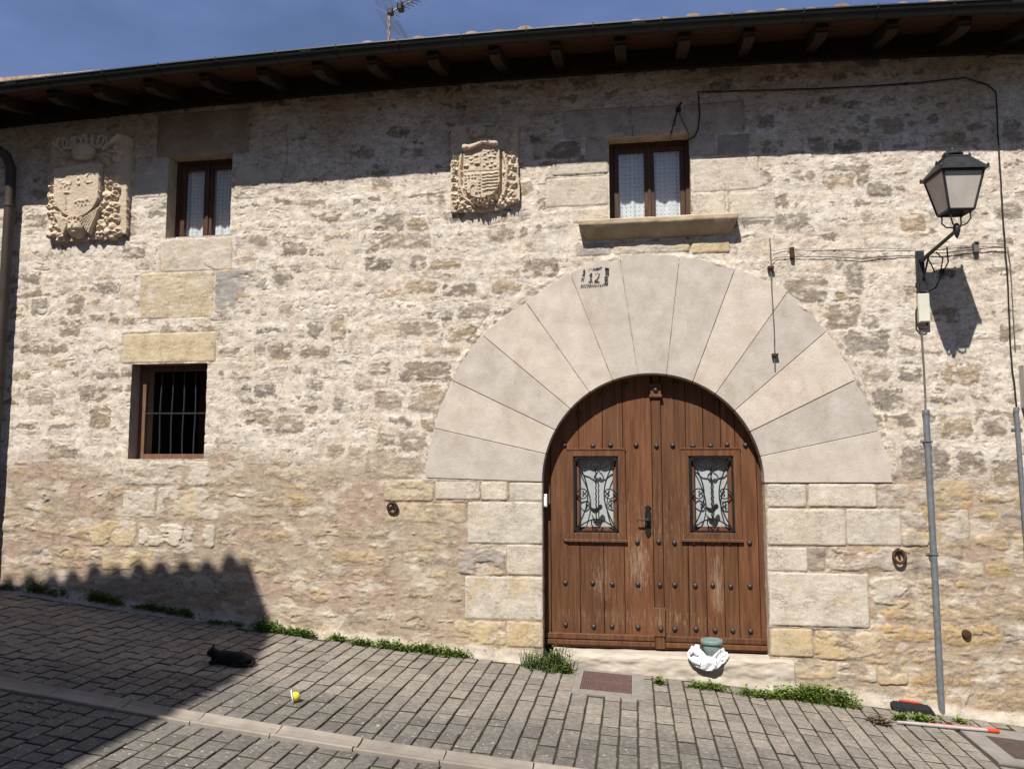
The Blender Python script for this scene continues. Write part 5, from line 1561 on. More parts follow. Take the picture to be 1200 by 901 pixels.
def wire(name, px, r, mat, label, cat, y=-0.02, clips=0, parent=None, clipmat=None):
    P = []
    for p in px:
        yy = p[2] if len(p) > 2 else y
        X, Z = wp(p[0], p[1], yy); P.append((X, yy, Z))
    Q = []
    for a, b in zip(P[:-1], P[1:]):
        n = max(2, int(np.linalg.norm(np.array(a) - np.array(b)) / 0.05))
        for t in np.linspace(0, 1, n)[:-1]:
            q = lerp(np.array(a), np.array(b), t); q = q + np.array([random.uniform(-.0022, .0022), 0, random.uniform(-.0022, .0022)]) * (0 < t)
            Q.append(tuple(q))
    Q.append(P[-1])
    mb = MB(); mb.tube(Q, r, 7)
    o = mb.build(name, mat, parent, smooth=True)
    if label: tag(o, label, cat)
    return o, Q
# conduit left of the right edge of the picture, from box down to the street
con = empty('conduit_pipe', (2.56, 0, -2.1), 'long grey metal conduit pipe running down the wall from the lamp to the ground', 'conduit')
X0, Z0 = wp(1085, 483, -.03); X1, Z1 = wp(1103, 836, -.03)
mb = MB(); mb.tube([(X0, -.032, Z0), (lerp(X0, X1, .5) + .004, -.034, lerp(Z0, Z1, .5)), (X1 + .003, -.036, Z1 - .02)], 0.027, 14)
mb.lathe([(0.030, -.02), (0.032, 0), (0.030, .02)], (X0, -.032, Z0), 14)
mb.build('pipe', M['zinc'], con, smooth=True)
for pyx in (517, 649):
    t = (pyx - 483) / (836 - 483); xx, zz = lerp(X0, X1, t), wp(1090, pyx, -.03)[1]
    mb = MB(); mb.box(xx - .052, xx + .052, -.010, .004, zz - .010, zz + .010)
    mb.tube([(xx + .031 * math.cos(a), -.034 + .031 * math.sin(a), zz) for a in np.linspace(0, 2 * math.pi, 17)], 0.005, 6)
    mb.build('clamp', M['zinc'], con, smooth=True)
wire('cable', [(1080, 385), (1082, 420), (1084, 455), (1085, 486)], 0.0085, M['greycable'], None, None, -.03, parent=con)

# second conduit at the right edge
con2 = empty('conduit_pipe', (3.3, 0, -2.2), 'thin grey conduit pipe at the right end of the wall under a black cable', 'conduit')
X0, Z0 = wp(1191, 480, -.03)
mb = MB(); mb.tube([(X0, -.03, Z0), (X0 + .012, -.032, -0.8), (X0 + .02, -.034, -2.3)], 0.019, 12)
mb.lathe([(0.022, -.02), (0.024, 0), (0.022, .02)], (X0, -.03, Z0), 12); mb.build('pipe', M['zinc'], con2, smooth=True)
xx, zz = wp(1193, 503, -.03)
mb = MB(); mb.box(xx - .045, xx + .045, -.010, .004, zz - .010, zz + .010); mb.build('clamp', M['zinc'], con2)
# box at the right edge
mb = MB(); x0, z1 = wp(1196, 428, -.05); x1, z0 = wp(1215, 478, -.05)
mb.box(x0, x1, -.10, .004, z0, z1); mb.box(x0 + .012, x1 - .012, -.108, -.101, z0 + .02, z1 - .02); mb.box(x0 + .03, x0 + .05, -.106, -.1, z0 - .02, z0)
o = mb.build('meter_box', M['stick'], None, bevel=.008); tag(o, 'grey meter box at the right end of the wall beside the cables', 'meter box')

wire('cable', [(1192, 482), (1189, 450), (1187, 438), (1184, 400), (1181, 330), (1178, 290), (1174, 230), (1170, 165), (1167, 108), (1158, 100), (1130, 91), (1080, 97), (1020, 101), (960, 104), (890, 106), (818, 108), (819, 118), (820, 135), (818, 152), (814, 160), (806, 164)], 0.0066, M['cable'],
     'black cable running under the eave and down the right end of the wall', 'cable', -.025)
wire('cable', [(1190, 410), (1187, 360), (1184, 310), (1181, 290)], 0.0045, M['greycable'], 'thin grey wire beside the black cable at the right end of the wall', 'cable', -.02)
tw = empty('insulated_wire', (1.9, 0, 1.87), 'pair of thin wires strung along the wall from the arch to the lamp', 'wire')
wire('strand', [(905, 306, -.03), (909, 302), (928, 301), (970, 301), (1010, 303), (1050, 300), (1073, 300)], 0.0032, M['cable'], None, None, -.02, parent=tw)
wire('strand', [(905, 294, -.03), (928, 291), (975, 293), (1020, 291), (1073, 292)], 0.0022, M['greycable'], None, None, -.018, parent=tw)
x, z = wp(928, 297, -.02)
mb = MB(); mb.box(x - .018, x + .018, -.05, .006, z - .055, z + .055); mb.build('insulator', M['rust'], tw, bevel=.008)
tw2 = empty('insulated_wire', (3.0, 0, 1.95), 'pair of thin wires between the lamp bracket and the black cable on the right', 'wire')
wire('strand', [(1090, 297), (1112, 296), (1143, 292), (1165, 290), (1180, 291)], 0.0042, M['cable'], None, None, -.03, parent=tw2)
wire('strand', [(1090, 291), (1143, 287), (1180, 285)], 0.0022, M['greycable'], None, None, -.018, parent=tw2)
x, z = wp(1143, 290, -.02); mb = MB(); mb.box(x - .022, x + .022, -.05, .006, z - .05, z + .04); mb.lathe([(0.02, 0), (0.024, .012), (0.012, .02)], (x, -.045, z + .03), 8); mb.build('insulator', M['greycable'], tw2, bevel=.006)
vw = empty('hanging_wire', (1.08, 0, 0.85), 'thin wire hanging in clips down the face of the stone arch', 'wire')
wire('strand', [(902, 280), (903, 300), (905, 350), (907.5, 395), (908, 432)], 0.0055, M['greycable'], None, None, -.035, parent=vw)
for (a, b) in ((903, 314), (908, 416)):
    x, z = wp(a, b, -.03); mb = MB(); mb.box(x - .028, x + .028, -.060, -.016, z - .013, z + .013); mb.box(x - .008, x + .008, -.018, .004, z - .008, z + .008); mb.build('clip', M['rust'], vw, bevel=.004)
hk = empty('wire_hook', (0.46, 0, 3.36), 'black hook with two short wires above the window lintel', 'hook')
x, z = wp(795, 128, -.03); mb = MB(); mb.tube([(x, .01, z), (x, -.05, z + .01), (x + .015, -.06, z + .03), (x + .03, -.05, z + .05)], .010, 7); mb.lathe([(.022, -.02), (.026, 0), (.018, .025)], (x, -.03, z - .005), 9); mb.build('hook', M['iron'], hk, smooth=True)
wire('strand', [(794, 131), (789, 147), (785, 163)], 0.004, M['cable'], None, None, -.012, parent=hk)
wire('strand', [(796, 131), (800, 142), (807, 157)], 0.005, M['greycable'], None, None, -.02, parent=hk)
x, z = wp(816, 156, -.03); 

# iron tie rings and a wooden plug
def tie_ring(a, b, r0, label, ang):
    x, z = wp(a, b, -.03)
    root = empty('tie_ring', (x, 0, z), label, 'iron ring', 'iron tie rings beside the great door')
    mb = MB()
    mb.tube([(x + r0 * math.sin(t) * .96, -.032 - .014 * math.cos(t) * ang, z + r0 * math.cos(t) * 1.08) for t in np.linspace(0, 2 * math.pi, 33)], 0.0135, 9, cap=False)
    mb.build('ring', M['rust'], root, smooth=True)
    mb = MB(); mb.tube([(x - .004, .02, z + r0 * 1.28), (x - .004, -.045, z + r0 * 1.28), (x - .004, -.060, z + r0 * 1.05), (x - .004, -.045, z + r0 * .75), (x - .004, .02, z + r0 * .72)], 0.010, 8); mb.build('staple', M['rust'], root, smooth=True)
tie_ring(460, 595, 0.047, 'rusty iron ring hanging on the wall left of the arched door', 1)
tie_ring(1054, 652, 0.050, 'rusty iron ring hanging on the wall between arched door and conduit pipe', -1)
x, z = wp(1133, 743, -.02)
mb = MB(); mb.lathe([(0.040, 0), (0.038, .03), (0.030, .045), (0.01, .05), (.001, .05)], (x, 0.004, z), 12, Matrix.Rotation(math.radians(90), 3, 'X')); o = mb.build('wall_plug', M['rust'], None, smooth=True)
tag(o, 'round rusty stub of an iron peg low in the wall right of the conduit pipe', 'iron peg')

# ------------------------------------------------------------------ aerial on the roof
ant = empty('television_antenna', (-2.906, 1.5, 4.75), 'television antenna on a rusty mast rising behind the roof edge', 'antenna')
mb = MB(); mb.tube([(-2.906, 1.5, 4.55), (-2.912, 1.5, 5.54)], 0.021, 8); mb.build('mast', M['mast'], ant, smooth=True)
mb = MB()
bx0, bz0 = -2.90, 5.53
tip = (-2.05, 1.5, 5.93)
mb.tube([(bx0 - .05, 1.5, bz0 - .02), tip], 0.012, 6)
for k in range(15):
    t = 0.16 + k * 0.058
    p = lerp(np.array((bx0, 1.5, bz0)), np.array(tip), t)
    d_ = np.array([0.42, 1.0, 0.18]); d_ /= np.linalg.norm(d_); L_ = 0.10
    for s_ in (-.018, .018): mb.tube([p - d_ * L_ + np.array([0, 0, s_]), p + d_ * L_ + np.array([0, 0, s_])], 0.005, 5)
mb.build('boom', M['alu'], ant)
mb = MB(); mb.box(bx0 + .10, bx0 + .17, 1.45, 1.55, bz0 + .01, bz0 + .10); mb.build('dipole_box', M['cable'], ant, bevel=.01)
mb = MB(); mb.box(bx0 - .03, bx0 + .04, 1.46, 1.54, bz0 - .03, bz0 + .05); mb.build('mast_clamp', M['cable'], ant, bevel=.01)
mb = MB()
for (s_, a) in ((1, 0.5), (-1, 0.5)):
    for k in range(9):
        z = bz0 + s_ * (0.03 + k * .033); xo = bx0 - .03 - (0.10 if s_ > 0 else -0.14) * (k / 8)
        mb.tube([(xo - .10, 1.30, z - .02), (xo + .10, 1.70, z + .02)], 0.003, 4)
    for q in (0.15, .5, .85):
        mb.tube([(bx0 - .03 - .10 + .2 * q, 1.30 + .4 * q, bz0 + s_ * .03), (bx0 - .03 - (0.10 if s_ > 0 else -0.14) - .10 + .2 * q, 1.30 + .4 * q, bz0 + s_ * (.03 + 8 * .033))], 0.0035, 4)
mb.build('reflector', M['alu'], ant)

# ------------------------------------------------------------------ things on the ground
# cast cover set in a cement collar
mz = lambda x: float(gz(x))
def cover(name, label, cat, x0, x1, y0, y1, mat, cm, ribs, collar, dz):
    root = empty(name, ((x0 + x1) / 2, (y0 + y1) / 2, mz((x0 + x1) / 2)), label, cat)
    mb = MB()
    def q(x, y, d): return (x, y, mz(x) + d)
    cx0, cx1, cy0, cy1 = collar
    for (a, b, c_, d_) in ((cx0, x0 - .003, cy0, cy1), (x1 + .003, cx1, cy0, cy1), (x0 - .003, x1 + .003, cy0, y0 - .003), (x0 - .003, x1 + .003, y1 + .003, cy1)):
        if b - a < .01 or d_ - c_ < .01: continue
        mb.add([q(a, c_, -.05), q(b, c_, -.05), q(b, d_, -.05), q(a, d_, -.05), q(a, c_, dz), q(b, c_, dz), q(b, d_, dz), q(a, d_, dz)], [(3, 2, 1, 0), (4, 5, 6, 7), (0, 1, 5, 4), (1, 2, 6, 5), (2, 3, 7, 6), (3, 0, 4, 7)])
    mb.build('collar', M['collar'], root, bevel=.003)
    mb = MB(); d = dz - .003
    mb.add([q(x0, y0, -.05), q(x1, y0, -.05), q(x1, y1, -.05), q(x0, y1, -.05), q(x0, y0, d), q(x1, y0, d), q(x1, y1, d), q(x0, y1, d)], [(3, 2, 1, 0), (4, 5, 6, 7), (0, 1, 5, 4), (1, 2, 6, 5), (2, 3, 7, 6), (3, 0, 4, 7)])
    if ribs:
        for k in range(ribs):
            a = lerp(x0 + .012, x1 - .02, k / (ribs - 1))
            if abs(k - ribs / 2) < ribs * .28:
                segs = ((y0 + .02, lerp(y0, y1, .42)), (lerp(y0, y1, .58), y1 - .02))
            else: segs = ((y0 + .02, y1 - .02),)
            for (s0, s1) in segs:
                mb.add([q(a, s0, d - .002), q(a + .008, s0, d - .002), q(a + .008, s1, d - .002), q(a, s1, d - .002), q(a, s0, d + .004), q(a + .008, s0, d + .004), q(a + .008, s1, d + .004), q(a, s1, d + .004)],
                       [(3, 2, 1, 0), (4, 5, 6, 7), (0, 1, 5, 4), (1, 2, 6, 5), (2, 3, 7, 6), (3, 0, 4, 7)])
    mb.build('plate', mat, root, bevel=.0015)
cover('manhole_cover', 'small rectangular rusty cast iron cover let into the paving before the door', 'manhole cover', mx0, mx1, my0, my1, M['cover'], None, 22,
      (mx0 - .065, mx1 + .115, my0 - .115, my1 + .06), 0.003)
da = gp(1155, 862); db = gp(1185, 882)
cover('manhole_cover', 'large dark iron cover in a cement surround at the right end of the paving', 'manhole cover', 2.70, 3.45, -1.02, -0.52, M['drain'], None, 0, (2.535, 3.62, -1.16, -0.30), 0.002)

# the cat
def cat():
    c0 = gp(282, 771)
    hx, hy, hz = c0
    x, y = -3.30, -1.22
    me = bpy.data.meshes.new('cat')
    z = mz(x)
    pts = [((0.17, 0.01, 0.072), 0.068), ((0.10, 0.0, 0.082), 0.080), ((0.0, 0.0, 0.076), 0.072), ((-0.08, -0.005, 0.076), 0.066), ((-0.135, -0.015, 0.100), 0.056), ((-0.185, -0.025, 0.122), 0.053), ((-0.236, -0.042, 0.106), 0.024),
           ((0.235, 0.02, 0.045), 0.030), ((0.22, -0.07, 0.025), 0.018), ((0.10, -0.105, 0.022), 0.016), ((0.02, -0.11, 0.020), 0.013),
           ((-0.13, -0.06, 0.035), 0.026), ((-0.20, -0.085, 0.022), 0.019),
           ((-0.15, 0.04, 0.035), 0.026), ((-0.215, 0.03, 0.022), 0.019),
           ((-0.172, -0.062, 0.168), 0.018), ((-0.166, -0.072, 0.208), 0.004),
           ((-0.185, 0.012, 0.168), 0.018), ((-0.181, 0.024, 0.208), 0.004),
           ((0.12, -0.07, 0.045), 0.042), ((0.04, -0.085, 0.022), 0.02)]
    ed = [(0, 1), (1, 2), (2, 3), (3, 4), (4, 5), (5, 6), (0, 7), (7, 8), (8, 9), (9, 10), (3, 11), (11, 12), (3, 13), (13, 14), (5, 15), (15, 16), (5, 17), (17, 18), (1, 19), (19, 20)]
    rot = Matrix.Rotation(math.radians(12), 3, 'Z')
    vs = []
    for (p, r) in pts:
        q = rot @ Vector((p[0] * 0.80, p[1] * 0.80, p[2] * 0.70))
        vs.append((q.x, q.y, q.z + mz(x + q.x) - z))
    me.from_pydata(vs, ed, [])
    me.materials.append(M['black_fur'])
    o = bpy.data.objects.new('cat', me); COL.objects.link(o); o.location = (x, y, z)
    ORG[o.name] = np.zeros(3)
    sk = o.modifiers.new('skin', 'SKIN'); sk.use_smooth_shade = True
    me.skin_vertices.new() if len(me.skin_vertices) == 0 else None
    sd = me.skin_vertices[0].data
    for i, (p, r) in enumerate(pts):
        sd[i].radius = (r * 0.74, r * 0.74); sd[i].use_root = (i == 1)
    sb = o.modifiers.new('sub', 'SUBSURF'); sb.levels = 2; sb.render_levels = 2
    tag(o, 'black cat lying on the shaded paving with its head to the left', 'cat')
cat()

# yellow cup on its side
cx, cy, cz = gp(345, 823)
cup = empty('plastic_cup', (cx, cy, cz), 'small yellow plastic cup with a white rim lying beside the drainage channel', 'cup')
Rc = Matrix.Rotation(math.radians(24), 3, 'Z') @ Matrix.Rotation(math.radians(78), 3, 'Y')
mb = MB(); mb.lathe([(0.036, 0.0), (0.036, 0.012), (0.035, 0.024), (0.030, 0.040), (0.018, 0.052), (0.001, 0.055)], (cx - .015, cy, cz + .036), 18, Rc); mb.build('bowl', M['yellow'], cup, smooth=True)
mb = MB(); mb.lathe([(0.001, -0.006), (0.046, -0.006), (0.050, -0.002), (0.050, 0.002), (0.046, 0.004), (0.036, 0.004)], (cx - .015, cy, cz + .042), 22, Rc); mb.build('rim', M['white'], cup, smooth=True)

# tub and plastic bag on the threshold
pot = empty('plastic_tub', (0.665, 0.02, -1.735), 'grey green plastic tub with lid standing in a white bag on the doorstep', 'tub')
mb = MB(); mb.lathe([(0.068, 0.004), (0.074, 0.01), (0.088, 0.125), (0.087, 0.127)], (0.665, -0.01, -1.735), 26); mb.build('tub_body', M['pot'], pot, smooth=True)
mb = MB(); mb.lathe([(0.098, 0.118), (0.100, 0.122), (0.100, 0.142), (0.094, 0.150), (0.080, 0.152), (0.078, 0.147), (0.001, 0.147)], (0.665, -0.01, -1.735), 30); mb.build('lid', M['pot'], pot, smooth=True)
def bag():
    n, m = 120, 46
    A = np.linspace(0, 2 * math.pi, n); T = np.linspace(0, 1, m)
    a, t = np.meshgrid(A, T)
    cx, cy = 0.645, -0.012
    ca, sa = np.cos(a), np.sin(a)
    f1 = fbm(ca * 0.9 + 3, sa * 0.9 + t * .5, 1.7, oct=3, seed=121)
    f2 = fbm(ca * 1.3 + 7 + 1.6 * t, sa * 1.3 - 1.1 * t, 2.6, oct=4, seed=122)
    front = np.clip(-sa, 0, 1)
    left = np.clip(-ca, 0, 1); right = np.clip(ca, 0, 1)
    R_ = lambda pts: np.interp(T, [0, .22, .5, .78, 1], pts)[:, None]
    rx_ = R_([0.096, 0.116, 0.140, 0.150, 0.128]) * (1 + 0.13 * f1 + 0.10 * f2 * t) + 0.045 * left * R_([0, .3, 1, 1, .6])
    ry_ = R_([0.088, 0.098, 0.112, 0.115, 0.095]) * (1 + 0.10 * f2)
    zl = 0.075 * left ** 2 + 0.055 * np.clip(np.cos(a - 5.75), 0, 1) ** 3 + 0.018
    zz = R_([1.0, 1.05, .45, .0, .0]) * zl + 0.020 * f2 * R_([.4, 1, 1, .7, .4])
    hem = 0.078 * np.clip(np.cos(a - 4.45), 0, 1) ** 1.4 + 0.03 * front
    zz = zz - hem * R_([0, .0, .35, .85, 1.0])
    X = cx + rx_ * ca; Y = cy + ry_ * sa
    Y = Y - 0.012 * f2 * front
    Z = -1.733 + zz
    Z = np.where(Y > -0.058, np.maximum(Z, -1.735), Z)
    Y = np.minimum(Y, 0.112)
    root = empty('plastic_bag', (cx, cy, -1.74), 'crumpled white plastic carrier bag wrapped round the tub on the doorstep', 'bag')
    grid_obj('bag_body', X, Y, Z, np.ones((m - 1, n - 1), bool), M['bag'], root)
    mb = MB()
    hp = [(0.53, -0.07, -1.705), (0.495, -0.085, -1.678), (0.462, -0.09, -1.672), (0.446, -0.09, -1.692), (0.454, -0.09, -1.726), (0.485, -0.10, -1.752), (0.55, -0.105, -1.775)]
    mb.tube([tuple(p) for p in hp], [0.020, 0.011, 0.009, 0.010, 0.013, 0.020, 0.028], 8); mb.build('bag_handle', M['bag'], root, smooth=True)
bag()

# broom head and its stick
x0, y0, z0 = gp(1048, 834); x1, y1, z1 = gp(1095, 836)
bh = empty('broom', ((x0 + x1) / 2, y0, z0), 'black broom head with a red back lying against the foot of the wall', 'broom')
mb = MB()
xa, xb, yb_ = x0 + .01, x1 - .015, -0.13
poly = []
def bq(x, d): return mz(x) + d
vs = []; fs = []
N_ = 16
for i in range(N_ + 1):
    t = i / N_; x = lerp(xa, xb, t)
    e = 1 - 0.55 * max(0, (t - .86) / .14) ** 2 - 0.35 * max(0, (.06 - t) / .06) ** 2
    for (yy, d) in ((-0.060, .006), (-0.062, .060 * e), (-0.085, .070 * e), (-0.125, .060 * e), (-0.150, .036 * e), (-0.155, .004)):
        vs.append((x + random.uniform(-.003, .003), yy + random.uniform(-.004, .004), bq(x, d) + random.uniform(-.003, .003)))
m_ = 6
for i in range(N_):
    for k in range(m_):
        k2 = (k + 1) % m_; fs.append((i * m_ + k, i * m_ + k2, (i + 1) * m_ + k2, (i + 1) * m_ + k))
fs += [tuple(range(m_)), tuple(N_ * m_ + k for k in range(m_ - 1, -1, -1))]
mb.add(vs, fs); mb.build('bristles', M['bristle'], bh)
mb = MB()
vs = []
for x in (lerp(xa, xb, .22), lerp(xa, xb, .72)):
    for (yy, d) in ((-0.045, .045), (-0.045, .078), (-0.078, .080), (-0.080, .066)): vs.append((x, yy, bq(x, d)))
mb.add(vs, [(0, 1, 2, 3), (7, 6, 5, 4), (0, 4, 5, 1), (1, 5, 6, 2), (2, 6, 7, 3), (3, 7, 4, 0)]); mb.build('broom_back', M['red'], bh, bevel=.006)
a = gp(1051, 848.5); b = gp(1171, 859.5)
st = empty('broom_stick', (a[0], a[1], a[2]), 'bare broom stick with a red tip lying on the paving at the right', 'broom stick')
def on(t, lift=.020): 
    x = lerp(a[0], b[0], t); return (x, lerp(a[1], b[1], t), mz(x) + lift)
mb = MB(); mb.tube([on(t) for t in np.linspace(0, .90, 12)], [.010, .0125] + [.0135] * 10, 10); mb.build('shaft', M['stick'], st, smooth=True)
mb = MB(); mb.tube([on(.88, .021), on(.92, .021), on(.985, .021), on(1.0, .021)], [.0145, .016, .017, .012], 10); mb.build('grip', M['red'], st, smooth=True)
mb = MB(); mb.tube([(on(t)[0], on(t)[1] + .004, on(t)[2] + .0085) for t in np.linspace(.32, .88, 10)], .0075, 6); mb.build('stripe', M['red'], st, smooth=True)

# pale loose stone under the weed at the corner of the step
x, y, z = gp(733, 781)
x, y, z = gp(709, 777)
import bmesh
def rock(a_, b_, s, label):
    x, y, z = gp(a_, b_)
    bm = bmesh.new(); bmesh.ops.create_icosphere(bm, subdivisions=3, radius=1)
    for v in bm.verts:
        n_ = float(fbm(np.array([v.co.x * 1.0 + 5]), np.array([v.co.y + v.co.z * .7]), 1.1, oct=3, seed=131)[0])
        v.co = Vector((v.co.x * s * (1 + .25 * n_), v.co.y * s * .8 * (1 + .25 * n_), v.co.z * s * .55 * (1 + .3 * n_)))
    me = bpy.data.meshes.new('loose_stone'); bm.to_mesh(me); bm.free(); me.materials.append(M['rock'])
    o = bpy.data.objects.new('loose_stone', me); COL.objects.link(o); o.location = (x, y, z + s * .3); tag(o, label, 'stone')
rock(643, 782, 0.05, 'pale loose stone lying in front of the grass tuft at the step corner')

# weeds along the foot of the wall
def weed(pxs, h, n, mat, label, spread=0.05, leafl=0.035, kind='leaf', name='weed'):
    P = [gp(*p) for p in pxs]
    c = P[len(P) // 2]
    mb = MB()
    for i in range(n):
        t = random.random() * (len(P) - 1); k = min(int(t), len(P) - 2) if len(P) > 1 else 0
        p = lerp(np.array(P[k]), np.array(P[min(k + 1, len(P) - 1)]), t - k)
        # clumpy
        dens = 0.55 + 0.45 * math.sin(p[0] * 31.0 + 2 * math.sin(p[0] * 11))
        if random.random() > dens + .15: continue
        x = p[0] + random.gauss(0, spread); y = min(p[1] + random.gauss(0, spread * .55), -0.035)
        z = mz(x)
        hh = h * random.uniform(.25, 1) * (0.5 + 0.6 * dens)
        az_ = random.uniform(0, 2 * math.pi)
        if kind == 'grass':
            L = hh * 1.3; lean = random.uniform(.1, .8); w = 0.0035
            pr = np.array([math.cos(az_), math.sin(az_), 0]); sd = np.array([-math.sin(az_), math.cos(az_), 0]) * w
            b0 = np.array([x, y, z - .01]); b1 = b0 + pr * L * .25 * lean + np.array([0, 0, L * .6]); b2 = b0 + pr * L * .75 * lean + np.array([0, 0, L * (1 - .35 * lean)])
            mb.add([b0 - sd, b0 + sd, b1 + sd * .8, b1 - sd * .8, b2], [(0, 1, 2, 3), (3, 2, 4)])
            if random.random() < .5: continue
        # a stem with leaves
        nl = random.randint(2, 4)
        top = np.array([x + random.gauss(0, .012), y + random.gauss(0, .012), z + hh])
        base = np.array([x, y, z - .005])
        for q in range(nl):
            a2 = random.uniform(0, 2 * math.pi); el = random.uniform(-.2, .8)
            d = np.array([math.cos(a2) * math.cos(el), math.sin(a2) * math.cos(el), math.sin(el)])
            s_ = np.cross(d, [0, 0, 1]); s_ /= np.linalg.norm(s_) + 1e-9
            L = leafl * random.uniform(.5, 1.1)
            o_ = lerp(base, top, random.uniform(.35, 1))
            m1 = o_ + d * L * .5 + np.array([0, 0, L * .08])
            mb.add([o_, m1 + s_ * L * .27, o_ + d * L, m1 - s_ * L * .27], [(0, 1, 2, 3)])
        mb.add([base + [.0012, 0, 0], base - [.0012, 0, 0], top], [(0, 1, 2)])
    o = mb.build(name, mat, None)
    tag(o, label, 'weed', 'weeds growing along the foot of the wall')
    return o
weed([(2, 689), (30, 691)], 0.078, 200, M['leaf'], 'low weeds in shade at the far left end of the wall foot', .05)
weed([(56, 692), (82, 700)], 0.130, 260, M['leaf'], 'shaded weed tuft below the left coat of arms')
weed([(112, 706), (145, 711)], 0.143, 380, M['leaf'], 'shaded leafy weed below the barred window')
weed([(160, 714), (190, 718)], 0.104, 260, M['leaf'], 'shaded weed clump just right of the one under the barred window', .045)
weed([(192, 719), (228, 726)], 0.111, 380, M['leaf'], 'dark dense weed strip on the shaded foot of the wall', .045)
weed([(243, 730), (262, 731), (286, 734)], 0.046, 160, M['leaf'], 'sparse low weeds behind the black cat', .035)
weed([(298, 739), (325, 741)], 0.143, 420, M['leaf'], 'weed clump half in the shadow edge behind the cat', .045)
weed([(328, 742), (366, 746)], 0.072, 360, M['leaf'], 'sunlit low weed strip right of the shadow edge', .035)
weed([(388, 750), (405, 752)], 0.072, 170, M['leaf'], 'small round sunlit weed tuft alone on the pale verge', .03)
weed([(414, 755), (432, 757)], 0.065, 170, M['leaf'], 'small weed tuft at the left start of the long green strip', .03)
weed([(440, 758), (490, 764), (548, 771)], 0.098, 950, M['leaf'], 'long green strip of weeds left of the door step', .035)
weed([(618, 781), (640, 786), (655, 786)], 0.221, 900, M['leaf_dark'], 'bushy dark grass tuft at the left corner of the door step', .055, .04, 'grass', 'grass_tuft')
weed([(654, 788), (668, 789)], 0.143, 120, M['leaf'], 'leafy sprig at the right side of the dark grass tuft', .025)
weed([(770, 801), (776, 803)], 0.065, 60, M['leaf'], 'tiny green sprout beside the small rusty cover', .014)
weed([(806, 805)], 0.058, 26, M['leaf'], 'single sprout in a paving joint under the white bag', .012)
weed([(816, 806), (835, 808), (850, 811)], 0.072, 260, M['leaf'], 'short weed strip under the doorstep right of the bag', .03)
weed([(872, 815), (905, 818), (925, 818)], 0.078, 420, M['leaf'], 'low weed strip at the right end of the doorstep', .04)
weed([(920, 818), (945, 821), (965, 824)], 0.156, 950, M['leaf'], 'tall bright weed mass right of the doorstep', .05)
weed([(975, 826), (1000, 829)], 0.176, 520, M['leaf'], 'rounded leafy weed clump at the right end of the green row', .04)
weed([(1026, 845), (1036, 850)], 0.078, 160, M['leaf_red'], 'dry reddish weed in the paving left of the broom', .03, .04)
weed([(1052, 844), (1058, 845)], 0.078, 70, M['leaf'], 'little green weed left of the broom head', .02)
weed([(1070, 844), (1092, 845)], 0.065, 190, M['leaf'], 'flat green weed between broom head and stick', .03)
weed([(1120, 845), (1132, 849)], 0.072, 110, M['leaf'], 'small weed behind the broom stick near the conduit', .022)

# earth and cement verge where paving meets wall
xs_ = np.arange(-9.5, 6, 0.03); ys_ = np.linspace(-0.16, 0.02, 10)
X, Y = np.meshgrid(xs_, ys_)
edge = 0.05 + 0.05 * pn(X, X * 0, 1.1, seed=141) + 0.03 * pn(X, X * 0, 5, seed=142)
Z = gz(X) + lerp(-0.03, 0.035, sm(-edge - 0.05, -edge + 0.08, Y)) + 0.006 * fbm(X, Y, 12, oct=3, seed=143)
o = grid_obj('verge', X, Y, Z, np.ones((len(ys_) - 1, len(xs_) - 1), bool), M['earth']); tag(o, kind='structure')

# ------------------------------------------------------------------ the house across the street (its roof casts the shade)
DN = 5.2
nx0, ny0, nh = -3.80 - 0.26 * DN, -DN, -1.02 + 1.33 * DN
nb = empty('unseen_house', (nx0, ny0, mz(nx0)), 'rendered house with a tiled roof standing across the street', 'house')
RN = Matrix.Translation((nx0, ny0, 0)) @ Matrix.Rotation(math.radians(4.4), 4, 'Z')
zt = nh - 0.09
mb = MB()
gb = -2.2
KS = 0.55
def npt(x, y, z): return tuple(RN @ Vector((x, y, z)))
WX0, WX1, WY0, WY1 = -9.0, -0.22, -6.5, -0.40
zw = zt + KS * 0.40 - .06; zr = zt + KS * 3.45 - .06
mb.add([npt(WX0, WY1, gb), npt(WX1, WY1, gb), npt(WX1, WY1, zw), npt(WX0, WY1, zw), npt(WX0, WY0, gb), npt(WX1, WY0, gb), npt(WX1, WY0, zw), npt(WX0, WY0, zw), npt(WX0, -3.45, zr), npt(WX1, -3.45, zr)],
       [(0, 1, 2, 3), (5, 4, 7, 6), (1, 5, 6, 9, 2), (4, 0, 3, 8, 7)])
mb.build('wall', M['render'], nb)
mb = MB()
for (ya, za, yb_, zb_) in ((0.0, zt, -3.45, zt + KS * 3.45), (-3.45, zt + KS * 3.45, -6.9, zt)):
    mb.add([npt(-9.3, ya, za - .06), npt(0, ya, za - .06), npt(0, yb_, zb_ - .06), npt(-9.3, yb_, zb_ - .06), npt(-9.3, ya, za), npt(0, ya, za), npt(0, yb_, zb_), npt(-9.3, yb_, zb_)],
           [(3, 2, 1, 0), (4, 5, 6, 7), (0, 1, 5, 4), (1, 2, 6, 5), (2, 3, 7, 6), (3, 0, 4, 7)])
mb.build('roof_deck', M['timber'], nb)
tiled_roof('roof', -9.3, 0.02, 0.06, KS, 3.4, lambda x: zt, nb, up=0.0, flip=-1, Mx=RN, bulge=1.25, jit=0.028)
